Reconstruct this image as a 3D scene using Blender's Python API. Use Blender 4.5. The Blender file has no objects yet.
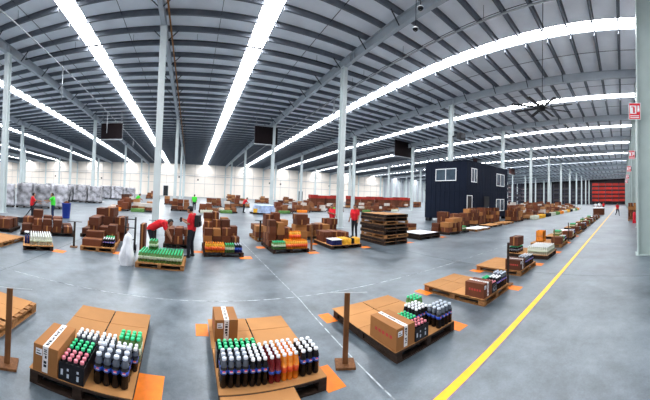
import bpy, bmesh, math, random
from mathutils import Matrix, Vector
SC = bpy.context.scene
COL = SC.collection
rnd = random.Random(7)

# ------------------------------------------------------------------ camera
# The photograph is a phone panorama: cylindrical projection, 135 degrees wide.
F_PX, CY_PX, EYE = 275.02, 187.43, 2.25
ROT = (Matrix.Rotation(-0.487798, 3, 'Z') @ Matrix.Rotation(0.025636, 3, 'X') @ Matrix.Rotation(-0.036422, 3, 'Y'))
cam = bpy.data.cameras.new('camera')
cam.type = 'PANO'; cam.panorama_type = 'CENTRAL_CYLINDRICAL'
cam.central_cylindrical_range_u_min = -325 / F_PX; cam.central_cylindrical_range_u_max = 325 / F_PX
cam.central_cylindrical_range_v_min = (CY_PX - 400) / F_PX; cam.central_cylindrical_range_v_max = CY_PX / F_PX
cam.clip_start = 0.05; cam.clip_end = 600
camo = bpy.data.objects.new('camera', cam); COL.objects.link(camo)
m4 = Matrix((ROT.col[0], ROT.col[2], -ROT.col[1])).transposed().to_4x4(); m4.translation = (0, 0, EYE)
camo.matrix_world = m4
SC.camera = camo
# ------------------------------------------------------------------ light and exposure
# daylight enters through the long translucent roof strips (window_<n> below); the world outside is a pale sky
SKY_STRENGTH = 31.0
w = bpy.data.worlds.new('world'); SC.world = w; w.use_nodes = True
w.node_tree.nodes['Background'].inputs[0].default_value = (0.75, 0.85, 1, 1)
w.node_tree.nodes['Background'].inputs[1].default_value = 0.6
vs = SC.view_settings
vs.view_transform = 'Standard'; vs.look = 'None'; vs.gamma = 1; vs.use_curve_mapping = False
vs.exposure = 0.0
SC.cycles.max_bounces = 8
SC.cycles.diffuse_bounces = 5
SC.cycles.sample_clamp_indirect = 6

# ------------------------------------------------------------------ pixel -> place on the ground
def G(px, py, z=0.0):
    az = (px - 325) / F_PX
    d = ROT @ Vector((math.sin(az), math.cos(az), (CY_PX - py) / F_PX))
    t = (z - EYE) / d.z
    return d.x * t, d.y * t

# ------------------------------------------------------------------ materials
MATS = {}
def mat(name, col, rough=0.6, metal=0.0, var=0.12, scale=6.0, bump=0.0, bscale=None, rand=0.0, spec=0.3, stretch=(1, 1, 1), trans=0.0, coat=0.0):
    if name in MATS: return MATS[name]
    m = bpy.data.materials.new(name); m.use_nodes = True
    nt = m.node_tree; b = nt.nodes['Principled BSDF']
    b.inputs['Roughness'].default_value = rough; b.inputs['Metallic'].default_value = metal
    b.inputs['Specular IOR Level'].default_value = spec
    b.inputs['Transmission Weight'].default_value = trans
    b.inputs['Coat Weight'].default_value = coat
    tc = nt.nodes.new('ShaderNodeTexCoord'); mp = nt.nodes.new('ShaderNodeMapping')
    mp.inputs['Scale'].default_value = stretch
    nt.links.new(tc.outputs['Object'], mp.inputs[0])
    n = nt.nodes.new('ShaderNodeTexNoise'); n.inputs['Scale'].default_value = scale; n.inputs['Detail'].default_value = 4
    nt.links.new(mp.outputs[0], n.inputs['Vector'])
    r = nt.nodes.new('ShaderNodeValToRGB')
    r.color_ramp.elements[0].position = 0.3; r.color_ramp.elements[1].position = 0.7
    r.color_ramp.elements[0].color = (*[c * (1 - var) for c in col], 1)
    r.color_ramp.elements[1].color = (*[min(1, c * (1 + var)) for c in col], 1)
    nt.links.new(n.outputs['Fac'], r.inputs[0])
    out = r.outputs[0]
    if rand:
        oi = nt.nodes.new('ShaderNodeObjectInfo'); mr = nt.nodes.new('ShaderNodeMapRange')
        mr.inputs[3].default_value = 1 - rand; mr.inputs[4].default_value = 1 + rand
        nt.links.new(oi.outputs['Random'], mr.inputs[0])
        hs = nt.nodes.new('ShaderNodeHueSaturation'); nt.links.new(mr.outputs[0], hs.inputs['Value'])
        nt.links.new(out, hs.inputs['Color']); out = hs.outputs[0]
    nt.links.new(out, b.inputs['Base Color'])
    if bump:
        n2 = nt.nodes.new('ShaderNodeTexNoise'); n2.inputs['Scale'].default_value = bscale or scale * 4
        nt.links.new(mp.outputs[0], n2.inputs['Vector'])
        bp = nt.nodes.new('ShaderNodeBump'); bp.inputs['Strength'].default_value = bump; bp.inputs['Distance'].default_value = 0.02
        nt.links.new(n2.outputs['Fac'], bp.inputs['Height']); nt.links.new(bp.outputs[0], b.inputs['Normal'])
    MATS[name] = m
    return m

def floor_mat():
    m = bpy.data.materials.new('polished_concrete'); m.use_nodes = True
    nt = m.node_tree; N = nt.nodes; L = nt.links; b = N['Principled BSDF']
    tc = N.new('ShaderNodeTexCoord')
    n1 = N.new('ShaderNodeTexNoise'); n1.inputs['Scale'].default_value = 0.35; n1.inputs['Detail'].default_value = 8; n1.inputs['Roughness'].default_value = 0.65
    n2 = N.new('ShaderNodeTexNoise'); n2.inputs['Scale'].default_value = 1.7; n2.inputs['Detail'].default_value = 10; n2.inputs['Roughness'].default_value = 0.72
    n3 = N.new('ShaderNodeTexNoise'); n3.inputs['Scale'].default_value = 40; n3.inputs['Detail'].default_value = 3
    for n in (n1, n2, n3): L.new(tc.outputs['Object'], n.inputs['Vector'])
    r1 = N.new('ShaderNodeValToRGB')
    e = r1.color_ramp.elements
    e[0].position = 0.38; e[0].color = (0.018, 0.033, 0.046, 1); e[1].position = 0.64; e[1].color = (0.175, 0.215, 0.245, 1)
    mix = N.new('ShaderNodeMixRGB'); mix.inputs[0].default_value = 0.5; L.new(n1.outputs['Fac'], mix.inputs[1]); L.new(n2.outputs['Fac'], mix.inputs[2])
    L.new(mix.outputs[0], r1.inputs[0])
    mul = N.new('ShaderNodeMixRGB'); mul.blend_type = 'OVERLAY'; mul.inputs[0].default_value = 0.25
    L.new(r1.outputs[0], mul.inputs[1]); L.new(n3.outputs['Fac'], mul.inputs[2])
    L.new(mul.outputs[0], b.inputs['Base Color'])
    rr = N.new('ShaderNodeMapRange'); rr.inputs[3].default_value = 0.26; rr.inputs[4].default_value = 0.48
    L.new(n2.outputs['Fac'], rr.inputs[0]); L.new(rr.outputs[0], b.inputs['Roughness'])
    bp = N.new('ShaderNodeBump'); bp.inputs['Strength'].default_value = 0.06; bp.inputs['Distance'].default_value = 0.02
    L.new(n2.outputs['Fac'], bp.inputs['Height']); L.new(bp.outputs[0], b.inputs['Normal'])
    b.inputs['Specular IOR Level'].default_value = 1.0
    return m

def emit_mat(name, col, strength):
    m = bpy.data.materials.new(name); m.use_nodes = True; nt = m.node_tree
    b = nt.nodes['Principled BSDF']; b.inputs['Base Color'].default_value = (*col, 1)
    n = nt.nodes.new('ShaderNodeTexNoise'); n.inputs['Scale'].default_value = 0.8
    mr = nt.nodes.new('ShaderNodeMapRange'); mr.inputs[3].default_value = strength * 0.9; mr.inputs[4].default_value = strength * 1.1
    nt.links.new(n.outputs['Fac'], mr.inputs[0]); nt.links.new(mr.outputs[0], b.inputs['Emission Strength'])
    b.inputs['Emission Color'].default_value = (*col, 1)
    return m

M = dict(
    floor=floor_mat(),
    sky=emit_mat('translucent_skylight', (0.95, 0.97, 1.0), SKY_STRENGTH),
    roof=mat('roof_deck', (0.82, 0.85, 0.90), 0.55, 0, 0.10, 0.5, 0.15, 9, stretch=(1, 1, 1)),
    purlin=mat('galvanised_purlin', (0.13, 0.145, 0.17), 0.45, 0.2, 0.15, 1.2),
    rafter=mat('grey_rafter_paint', (0.42, 0.46, 0.50), 0.5, 0.1, 0.10, 0.8),
    rod=mat('dark_rod', (0.04,0.042,0.05), 0.5, 0.4, 0.1),
    pipe=mat('pale_pipe', (0.42, 0.44, 0.46), 0.4, 0.3, 0.1),
    column=mat('column_paint', (0.60, 0.66, 0.66), 0.42, 0, 0.07, 0.9),
    column_green=mat('column_paint_green', (0.44, 0.52, 0.50), 0.42, 0, 0.08, 0.9),
    wall=mat('cream_wall_panel', (0.92, 0.83, 0.74), 0.6, 0, 0.03, 0.6),
    joint=mat('wall_joint', (0.52, 0.50, 0.48), 0.7, 0, 0.1),
    clad=mat('grey_cladding', (0.55, 0.55, 0.58), 0.5, 0.1, 0.15, 0.3),
    darkwall=mat('dark_end_wall', (0.015, 0.014, 0.018), 0.6, 0, 0.2, 0.3),
    black=mat('black_paint', (0.012, 0.012, 0.014), 0.5, 0, 0.1),
    yellow=mat('yellow_floor_paint', (0.88, 0.52, 0.01), 0.45, 0, 0.10, 5),
    purple=mat('worn_line_edge', (0.22, 0.17, 0.24), 0.6, 0, 0.25, 8),
    orange=mat('orange_floor_tape', (0.86, 0.20, 0.008), 0.5, 0, 0.10, 9),
    seal=mat('pale_joint_sealant', (0.38, 0.42, 0.44), 0.6, 0, 0.75, 6),
    seal_dark=mat('dark_saw_cut', (0.10, 0.12, 0.13), 0.7, 0, 0.2, 4),
    wood=mat('pallet_wood', (0.30, 0.135, 0.045), 0.75, 0, 0.35, 3, 0.3, 40, rand=0.25, stretch=(1, 8, 8)),
    post_wood=mat('post_wood', (0.17, 0.068, 0.022), 0.7, 0, 0.3, 3, 0.2, 40, stretch=(8, 8, 1)),
    wood_dark=mat('dark_pallet_wood', (0.030, 0.016, 0.010), 0.8, 0, 0.35, 3, 0.3, 40, rand=0.3, stretch=(1, 8, 8)),
    card=mat('cardboard', (0.36, 0.150, 0.045), 0.78, 0, 0.10, 3, 0.1, 60, rand=0.16),
    card_dark=mat('brown_carton', (0.115, 0.032, 0.012), 0.75, 0, 0.16, 3, 0.1, 60, rand=0.30),
    card_sheet=mat('cardboard_sheet', (0.44, 0.205, 0.068), 0.8, 0, 0.10, 2, 0.1, 60, rand=0.10),
    tape=mat('white_tape', (0.85, 0.82, 0.80), 0.4, 0, 0.08, 30),
    print=mat('black_print', (0.02, 0.02, 0.025), 0.5, 0, 0.1),
    redprint=mat('red_print', (0.45, 0.04, 0.03), 0.5, 0, 0.1),
    paper=mat('white_paper', (0.85, 0.86, 0.88), 0.6, 0, 0.06),
    cap_white=mat('white_cap', (0.85, 0.86, 0.88), 0.35, 0, 0.03),
    cap_grey=mat('grey_cap', (0.55, 0.60, 0.68), 0.35, 0, 0.05),
    cap_green=mat('green_cap', (0.03, 0.60, 0.24), 0.35, 0, 0.08),
    cap_pink=mat('pink_cap', (0.70, 0.20, 0.25), 0.35, 0, 0.08),
    cola=mat('cola_bottle', (0.010, 0.009, 0.011), 0.25, 0, 0.2, spec=0.25),
    neck=mat('clear_bottle_neck', (0.07, 0.085, 0.115), 0.08, 0, 0.2, spec=0.8),
    label_blue=mat('blue_bottle_label', (0.02, 0.09, 0.50), 0.35, 0, 0.35, 18),
    label_dark=mat('dark_bottle_label', (0.03, 0.03, 0.035), 0.35, 0, 0.2, 18),
    label_pale=mat('pale_bottle_label', (0.55, 0.60, 0.42), 0.35, 0, 0.2, 18),
    greenb=mat('green_bottle', (0.12, 0.26, 0.07), 0.12, 0, 0.2, spec=0.7),
    orangeb=mat('orange_bottle', (0.85, 0.26, 0.02), 0.15, 0, 0.15, spec=0.6),
    label_red=mat('red_bottle_label', (0.75, 0.09, 0.02), 0.35, 0, 0.2, 18),
    redb=mat('dark_red_bottle', (0.16, 0.012, 0.015), 0.25, 0, 0.2, spec=0.25),
    waterb=mat('pale_water_bottle', (0.62, 0.64, 0.52), 0.12, 0, 0.15, spec=0.7),
    blueb=mat('dark_blue_bottle', (0.015, 0.02, 0.10), 0.25, 0, 0.2, spec=0.25),
    yellowpk=mat('yellow_pack', (0.80, 0.42, 0.03), 0.4, 0, 0.25, 12),
    navy=mat('navy_container_paint', (0.006, 0.010, 0.022), 0.6, 0, 0.10, 0.8, spec=0.1),
    frame=mat('white_window_frame', (0.85, 0.87, 0.88), 0.4, 0, 0.03),
    glass=mat('dark_window_glass', (0.05, 0.075, 0.10), 0.05, 0, 0.3, 1.5, spec=0.8),
    screen=mat('dark_screen', (0.010, 0.006, 0.007), 0.6, 0, 0.15, 3, spec=0.1),
    screen_brown=mat('brown_screen', (0.10, 0.045, 0.04), 0.5, 0, 0.15, 3),
    signred=mat('sign_red', (0.66, 0.015, 0.03), 0.4, 0, 0.05),
    rackred=mat('rack_red', (0.36, 0.022, 0.012), 0.5, 0, 0.25, 0.6, rand=0.2),
    rackblue=mat('rack_upright', (0.05, 0.05, 0.08), 0.5, 0.2, 0.1),
    wrap=mat('stretch_wrap', (0.34, 0.335, 0.36), 0.28, 0, 0.88, 2.0, 1.0, 7, rand=0.3, spec=0.5),
    plastic_white=mat('white_plastic_sheet', (0.82, 0.83, 0.86), 0.3, 0, 0.08, 4, 0.6, 12),
    bluebin=mat('blue_plastic', (0.015, 0.04, 0.30), 0.4, 0, 0.1),
    shirt_red=mat('red_shirt', (0.62, 0.012, 0.02), 0.8, 0, 0.18, 9, 0.3, 30),
    shirt_green=mat('green_vest', (0.06, 0.70, 0.05), 0.8, 0, 0.15, 9, 0.3, 30),
    shirt_white=mat('white_shirt', (0.80, 0.80, 0.82), 0.8, 0, 0.1, 9),
    trousers=mat('black_trousers', (0.014, 0.014, 0.02), 0.85, 0, 0.2, 9, 0.3, 30),
    trousers_blue=mat('dark_blue_trousers', (0.015, 0.025, 0.07), 0.85, 0, 0.2, 9, 0.3, 30),
    skin=mat('skin', (0.36, 0.17, 0.10), 0.55, 0, 0.06, 12),
    hair=mat('black_hair', (0.008, 0.007, 0.007), 0.5, 0, 0.2, 30),
    shoe=mat('dark_shoe', (0.02, 0.02, 0.022), 0.5, 0, 0.1),
    eyewhite=mat('eye_white', (0.8, 0.8, 0.8), 0.3, 0, 0.02),
)

# ------------------------------------------------------------------ mesh helpers
class MB:
    """collects shapes; build() makes ONE mesh object"""
    def __init__(s): s.v = []; s.f = []; s.mi = []; s.mats = []; s.sm = []
    def idx(s, m):
        if m not in s.mats: s.mats.append(m)
        return s.mats.index(m)
    def quad(s, pts, m, smooth=False):
        n = len(s.v); s.v += [tuple(p) for p in pts]; s.f.append(tuple(range(n, n + len(pts)))); s.mi.append(s.idx(m)); s.sm.append(smooth); return s
    def box(s, x0, x1, y0, y1, z0, z1, m, T=None):
        P = [Vector((x, y, z)) for z in (z0, z1) for y in (y0, y1) for x in (x0, x1)]
        if T is not None: P = [T @ p for p in P]
        n = len(s.v); s.v += [tuple(p) for p in P]; k = s.idx(m)
        for q in ((0, 2, 3, 1), (4, 5, 7, 6), (0, 1, 5, 4), (2, 6, 7, 3), (0, 4, 6, 2), (1, 3, 7, 5)):
            s.f.append(tuple(n + i for i in q)); s.mi.append(k); s.sm.append(False)
        return s
    def bar(s, a, b, wx, wz, m, up=(0, 0, 1)):
        a = Vector(a); b = Vector(b); d = b - a; L = d.length; d.normalize()
        u = Vector(up); r = d.cross(u)
        if r.length < 1e-4: r = d.cross(Vector((1, 0, 0)))
        r.normalize(); u = r.cross(d)
        T = Matrix((r, d, u)).transposed().to_4x4(); T.translation = a
        return s.box(-wx / 2, wx / 2, 0, L, -wz / 2, wz / 2, m, T)
    def tube(s, a, b, r0, r1, m, n=8, caps=True):
        a = Vector(a); b = Vector(b); d = (b - a).normalized(); u = d.orthogonal().normalized(); v = d.cross(u)
        k0 = len(s.v); k = s.idx(m)
        for c, r in ((a, r0), (b, r1)):
            for i in range(n):
                t = 2 * math.pi * i / n; s.v.append(tuple(c + (u * math.cos(t) + v * math.sin(t)) * r))
        for i in range(n):
            j = (i + 1) % n; s.f.append((k0 + i, k0 + j, k0 + n + j, k0 + n + i)); s.mi.append(k); s.sm.append(True)
        if caps:
            s.f.append(tuple(k0 + i for i in reversed(range(n)))); s.mi.append(k); s.sm.append(False)
            s.f.append(tuple(k0 + n + i for i in range(n))); s.mi.append(k); s.sm.append(False)
        return s
    def lathe(s, prof, mats, n=10, cx=0, cy=0):
        """prof: [(r, z)], mats: material for each ring segment"""
        k0 = len(s.v)
        for r, z in prof:
            for i in range(n):
                t = 2 * math.pi * (i + .5) / n; s.v.append((cx + r * math.cos(t), cy + r * math.sin(t), z))
        for k in range(len(prof) - 1):
            mm = s.idx(mats[k])
            for i in range(n):
                j = (i + 1) % n; a = k0 + k * n
                s.f.append((a + i, a + j, a + n + j, a + n + i)); s.mi.append(mm); s.sm.append(True)
        s.f.append(tuple(k0 + (len(prof) - 1) * n + i for i in range(n))); s.mi.append(s.idx(mats[-1])); s.sm.append(False)
        return s
    def mesh(s, name):
        me = bpy.data.meshes.new(name); me.from_pydata(s.v, [], s.f)
        for m in s.mats: me.materials.append(m)
        me.polygons.foreach_set('material_index', s.mi); me.polygons.foreach_set('use_smooth', s.sm)
        me.update(); return me
    def build(s, name, parent=None, loc=None, rz=0.0):
        return put(name, s.mesh(name), parent, loc, rz)

def put(name, me, parent=None, loc=None, rz=0.0):
    o = bpy.data.objects.new(name, me); COL.objects.link(o)
    if parent is not None: o.parent = parent
    if loc is not None: o.location = loc
    if rz: o.rotation_euler = (0, 0, rz)
    return o
def empty(name, loc=(0, 0, 0), rz=0.0):
    o = bpy.data.objects.new(name, None); o.empty_display_size = 0.2; COL.objects.link(o)
    o.location = loc; o.rotation_euler = (0, 0, rz); return o
def tag(o, label=None, cat=None, group=None, kind=None):
    if label: o['label'] = label
    if cat: o['category'] = cat
    if group: o['group'] = group
    if kind: o['kind'] = kind
    return o
CACHE = {}
def shared(key, fn):
    if key not in CACHE: CACHE[key] = fn()
    return CACHE[key]

# ================================================================== THE HALL
XL, XR, YF, YB = -74.0, 136.0, -1.9, 80.0
SLOPE = -0.0392
def zr(y): return EYE + 10.53 + SLOPE * y       # underside of the roof deck
STRIPS = [-64.6, -53.1, -41.8, -29.4, -17.9, -7.1, 3.9, 16.0, 27.4, 38.9, 50.2, 61.8, 73.3, 84.8, 96.3, 107.8, 119.3, 130.5]
RAFTERS = [-69.5, -58.0, -46.5, -35.0, -23.7, -12.4, -1.9, 9.9, 21.3, 32.7, 44.0, 55.5, 67.0, 78.5, 90.0, 101.5, 113.0, 124.5]
ROWS = [15.3, 33.3, 50.3, 67.3]
SW = 0.54                                          # half width of a skylight strip

fl = MB().box(XL - .3, XR + .3, YF - .3, YB + .3, -0.3, 0, M['floor']).build('floor'); tag(fl, 'blue grey polished concrete warehouse floor', 'floor', kind='structure')
# pale sealant joint running away from the camera, and finer saw cuts
def joint(x0, x1, y0, y1, m, name='joint'):
    MB().box(x0, x1, y0, y1, 0.0005, 0.002, m).build(name, fl)
pts = [(2.16, 2.2), (2.22, 3.2), (2.30, 4.6), (2.36, 5.4), (2.37, 8.2), (2.36, 14)]
jb = MB()
for (xa, ya), (xb, yb) in zip(pts, pts[1:]): jb.quad([(xa - .010, ya, .002), (xa + .010, ya, .002), (xb + .010, yb, .002), (xb - .010, yb, .002)], M['seal'])
jb.build('joint', fl)
for x in (-9.2, -4.3, 8.2, 14, 20): joint(x - .008, x + .008, YF, YB, M['seal_dark'])
joint(XL, XR, 5.55, 5.57, M['seal'])
for y in (13.0, 20.5): joint(XL, XR, y - .008, y + .008, M['seal_dark'])
# yellow line
YL = 1.906
yo = empty('floor_line', (0, YL, 0)); tag(yo, 'long yellow painted line along the pallet row', 'floor line')
MB().box(0.6, 118, -.055, .055, 0.0005, 0.004, M['yellow']).build('paint', yo)
for s in (-1, 1): MB().box(0.6, 118, s * .067 - .012, s * .067 + .012, 0.0004, 0.002, M['purple']).build('edge', yo)

# ---- roof deck, purlins, rods
ce = tag(MB().build('ceiling'), 'grey metal roof deck with purlins and skylight strips', 'ceiling', kind='structure')
rb = MB()
edges = [XL - .3]
for x in STRIPS: edges += [x - SW, x + SW]
edges.append(XR + .3)
for i in range(0, len(edges), 2):
    x0, x1 = edges[i], edges[i + 1]
    y0, y1 = YF - .3, YB + .3
    rb.quad([(x0, y0, zr(y0)), (x0, y1, zr(y1)), (x1, y1, zr(y1)), (x1, y0, zr(y0))], M['roof'])
    rb.quad([(x0, y0, zr(y0) + .12), (x1, y0, zr(y0) + .12), (x1, y1, zr(y1) + .12), (x0, y1, zr(y1) + .12)], M['roof'])
bpy.data.objects.remove(ce)
ce = tag(rb.build('ceiling'), 'grey metal roof deck with purlins and skylight strips', 'ceiling', kind='structure')
n_strip = 0
for x in STRIPS:
    n_strip += 1
    y0, y1 = YF - .3, YB + .3
    o = empty('window_%d' % n_strip, (x, 0, 0)); tag(o, kind='structure')
    b = MB(); npan = 14
    for k in range(npan):
        ya = y0 + (y1 - y0) * k / npan + .02; yb = y0 + (y1 - y0) * (k + 1) / npan - .02
        MB().quad([(-SW, ya, zr(ya) + .03), (-SW, yb, zr(yb) + .03), (SW, yb, zr(yb) + .03), (SW, ya, zr(ya) + .03)], M['sky']).build('pane', o)
    for s in (-1, 1):
        MB().bar((s * SW, y0, zr(y0) + .02), (s * SW, y1, zr(y1) + .02), .04, .10, M['rafter']).build('frame', o)
PY = [YF + .6 + 1.5 * k for k in range(55) if YF + .6 + 1.5 * k < YB - .2]
def purlin_mesh():
    b = MB(); t = .02
    ed = [XL] + [e for x in STRIPS for e in (x - SW, x + SW)] + [XR]
    for k in range(len(ed) - 1):
        x0, x1 = ed[k], ed[k + 1]
        if k % 2: b.box(x0, x1, -.035, .035, -.06, -.02, M['purlin'])          # purlin made unnaturally slim below a pane, its shape imitating skylight glare
        else: b.box(x0, x1, -t, t, -.27, -.01, M['purlin']); b.box(x0, x1, -t, .09, -.29, -.27, M['purlin']); b.box(x0, x1, -.09, t, -.02, 0, M['purlin'])
    return b.mesh('purlin')
pm = purlin_mesh()
for y in PY: put('purlin', pm, ce, (0, y, zr(y)))
rodm = MB().bar((0, YF, zr(YF) - .16), (0, YB, zr(YB) - .16), .025, .025, M['rod']).mesh('sag_rod')
for x0, x1 in zip(RAFTERS, RAFTERS[1:]):
    if x1 < -30 or x0 > 70: continue
    for k in (1, 2, 3): put('sag_rod', rodm, ce, (x0 + (x1 - x0) * (k / 4 + .02), 0, 0))
# ---- rafters
DEP = 0.62
def rafter_mesh():
    b = MB(); za = -.31
    def L(z, w, h): b.bar((0, YF, zr(YF) + z), (0, YB, zr(YB) + z), w, h, M['rafter'])
    L(za - .012, .24, .024); L(za - DEP / 2, .018, DEP); L(za - DEP, .26, .03)
    for yc in ROWS:
        for dy in (-.22, .22): b.box(-.12, .12, yc + dy - .01, yc + dy + .01, zr(yc + dy) + za - DEP, zr(yc + dy) + za, M['rafter'])
    return b.mesh('rafter')
rm = rafter_mesh()
def brace_mesh(s): return MB().bar((s * .08, 0, -.31 - DEP), (s * .75, 0, -.27), .05, .05, M['rod']).mesh('brace')
bms = [brace_mesh(-1), brace_mesh(1)]
for x in RAFTERS:
    r = put('rafter', rm, ce, (x, 0, 0))
    if -30 < x < 45:
        for k, y in enumerate(PY):
            if k % 2 == 0 and 2 < y < 50:
                for bm_ in bms: put('brace', bm_, r, (0, y, zr(y)))
# ---- columns
COLY = {(9.9, 15.3): 16.4, (21.3, 15.3): 15.5, (9.9, 33.3): 32.7, (21.3, 33.3): 31.8, (32.7, 33.3): 31.5}
def column_mesh(h, w, d, tf, m):
    b = MB()
    b.box(-w / 2, w / 2, -d / 2, -d / 2 + tf, 0.02, h, m); b.box(-w / 2, w / 2, d / 2 - tf, d / 2, 0.02, h, m)
    b.box(-.012, .012, -d / 2 + tf, d / 2 - tf, 0.02, h, m)
    b.box(-w / 2 - .08, w / 2 + .08, -d / 2 - .08, d / 2 + .08, 0, .02, m); b.box(-w / 2 - .03, w / 2 + .03, -d / 2 - .03, d / 2 + .03, h - .02, h, m)
    return b.mesh('column')
for yi, y in enumerate(ROWS):
    h = zr(y) - .31 - DEP - .015
    cmh = column_mesh(h, .34, .42, .03, M['column'])
    for x in RAFTERS:
        o = put('column', cmh, None, (x, COLY.get((x, y), y), 0)); tag(o, kind='structure')
hw = zr(YB - .3) - .31 - DEP - .02
cmw = column_mesh(hw, .30, .34, .03, M['column'])
for x in RAFTERS: tag(put('column', cmw, None, (x, YB - .45, 0)), kind='structure')
cmf = column_mesh(zr(-1) - .31 - DEP - .03, .62, .80, .05, M['column_green'])
FRONTX = {9.9: 11.5, 21.3: 22.3}
for x in RAFTERS:
    if x > 5 or x < -8: tag(put('column', cmf, None, (FRONTX.get(x, x), -1.0 if x == 9.9 else -1.48, 0)), kind='structure')

# ---- walls
WSPLIT = 67.0
wb = tag(MB().box(XL, WSPLIT, YB, YB + .3, 0, zr(YB) + .2, M['wall']).build('wall_back'), 'cream panelled back wall', 'wall', kind='structure')
for z in (3.9, 6.6): MB().box(XL, WSPLIT, YB - .02, YB - .003, z - .06, z + .06, M['joint']).build('panel_joint', wb)
MB().tube((XL, YB - .25, 6.1), (WSPLIT, YB - .25, 6.1), .08, .08, M['pipe']).build('wall_pipe', wb)
jm = MB().box(-.05, .05, YB - .02, YB - .003, 0, zr(YB) - .1, M['joint']).mesh('panel_joint')
for x0, x1 in zip(RAFTERS, RAFTERS[1:]):
    for k in (1, 2, 3):
        xx = x0 + (x1 - x0) * k / 4
        if XL < xx < WSPLIT: put('panel_joint', jm, wb, (xx, 0, 0))
vm = MB().box(-.22, .22, YB - .06, YB - .003, -.22, .22, M['black']).mesh('vent')
for x in STRIPS:
    if x > WSPLIT - 6: continue
    for dx in (-.7, .7):
        for dz in (7.5, 8.5): 
            b = put('vent', shared('ventw', lambda: MB().box(-.28, .28, YB - .06, YB - .003, -.28, .28, M['joint']).mesh('vent')), wb, (x + dx, 0, dz))
for x, z in ((-43, 4.6), (-27, 4.4), (-12.5, 5.2), (-3.5, 5.6), (2, 5.0), (23.5, 5.0), (27, 4.9), (44, 5.1), (48, 5.3), (54, 5.0)): put('vent', vm, wb, (x, 0, z))
wb2 = tag(MB().box(WSPLIT, XR, YB, YB + .3, 0, zr(YB) + .2, M['clad']).build('wall_back_cladding'), 'grey ribbed metal back wall', 'wall', kind='structure')
rib = MB().box(-.35, .35, YB - .15, YB - .003, 0, zr(YB) - .1, M['rafter']).mesh('rib')
ribw = MB().box(-.5, .5, YB - .1, YB - .003, 0.4, zr(YB) - 1.2, M['column']).mesh('panel')
for k in range(22): put('rib', rib, wb2, (WSPLIT + 1 + k * 3.1, 0, 0)); put('panel', ribw, wb2, (WSPLIT + 2.5 + k * 3.1, 0, 0))
tag(MB().box(XL - .3, XL, YF, YB, 0, zr(YF) + .2, M['wall']).build('wall_left'), kind='structure')
tag(MB().box(XR, XR + .3, YF, YB, 0, zr(YF) + .2, M['darkwall']).build('wall_right'), kind='structure')
tag(MB().box(XL, XR, YF - .3, YF, 0, zr(YF) + .2, M['clad']).build('wall_front'), kind='structure')

# ================================================================== THINGS
class Fr:
    """local frame of a pallet: u along its front edge, v away from the camera side"""
    def __init__(s, x, y, rz=0.0): s.x, s.y, s.rz = x, y, rz
    def at(s, u, v):
        c, n = math.cos(s.rz), math.sin(s.rz); return s.x + u * c - v * n, s.y + u * n + v * c
def frame_px(a, b):
    (ax, ay), (bx, by) = G(*a), G(*b)
    return Fr(ax, ay, math.atan2(by - ay, bx - ax)), math.hypot(bx - ax, by - ay)
PH = 0.145                                           # pallet height

def pallet(fr, w, d, label, dark=False, z=0.0, full=True, group=None, u0=0.0, v0=0.0):
    x, y = fr.at(u0, v0)
    o = empty('pallet', (x, y, z), fr.rz); tag(o, label, 'pallet', group)
    m = M['wood_dark'] if dark else M['wood']; ms = M['wood_dark']
    k = (round(w, 2), round(d, 2), dark)
    n = 8 if full else 5
    bw = 0.105 if full else d / n * 0.72
    db = shared(('db', k, full), lambda: MB().box(0, w, -bw / 2, bw / 2, PH - .022, PH, m).mesh('deck_board'))
    for i in range(n): put('deck_board', db, o, (0, bw / 2 + (d - bw) * i / (n - 1), 0))
    st = shared(('st', k), lambda: MB().box(-.05, .05, 0, d, PH - .044, PH - .022, m).mesh('stringer_board'))
    bl = shared(('bl', k), lambda: MB().box(-.05, .05, -.07, .07, .022, PH - .044, m).mesh('block'))
    bb = shared(('bb', k), lambda: MB().box(-.05, .05, 0, d, 0, .022, m).mesh('bottom_board'))
    lead = shared(('ld', k), lambda: MB().box(.10, w - .10, 0, .09, 0, .022, m).mesh('bottom_board'))
    for v in (0, (d - .09) / 2, d - .09): put('bottom_board', lead, o, (0, v, 0))
    if dark and full:
        sd = shared(('sd', k), lambda: MB().box(-.02, .02, .15, d - .15, .022, PH - .044, ms).mesh('side_rail'))
        for u in (.05, w / 2, w - .05): put('side_rail', sd, o, (u, 0, 0))
    for i in range(3):
        u = .05 + (w - .10) * i / 2
        put('stringer_board', st, o, (u, 0, 0)); put('bottom_board', bb, o, (u, 0, 0))
        for j in range(3): put('block', bl, o, (u, .07 + (d - .14) * j / 2, 0))
    return o

def sheet(fr, u, v, w, d, z, label, m=None, group=None, seam=True, rz=0.0):
    """a flattened carton: two flaps with a fold groove between them, edges slightly curled"""
    m = m or M['card_sheet']
    def mk():
        b = MB(); g = 0.006; h = d * 0.52
        if seam:
            b.box(0, w, 0, h - g, 0, .006, m); b.box(0, w, h + g, d, 0, .006, m); b.box(0, w, h - g, h + g, 0, .0025, m)
        else: b.box(0, w, 0, d, 0, .006, m)
        return b.mesh('cardboard_sheet')
    x, y = fr.at(u, v)
    o = put('cardboard_sheet', shared(('sh', round(w, 3), round(d, 3), seam, m.name), mk), None, (x, y, z), fr.rz + rz)
    return tag(o, label, 'cardboard', group)

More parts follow.
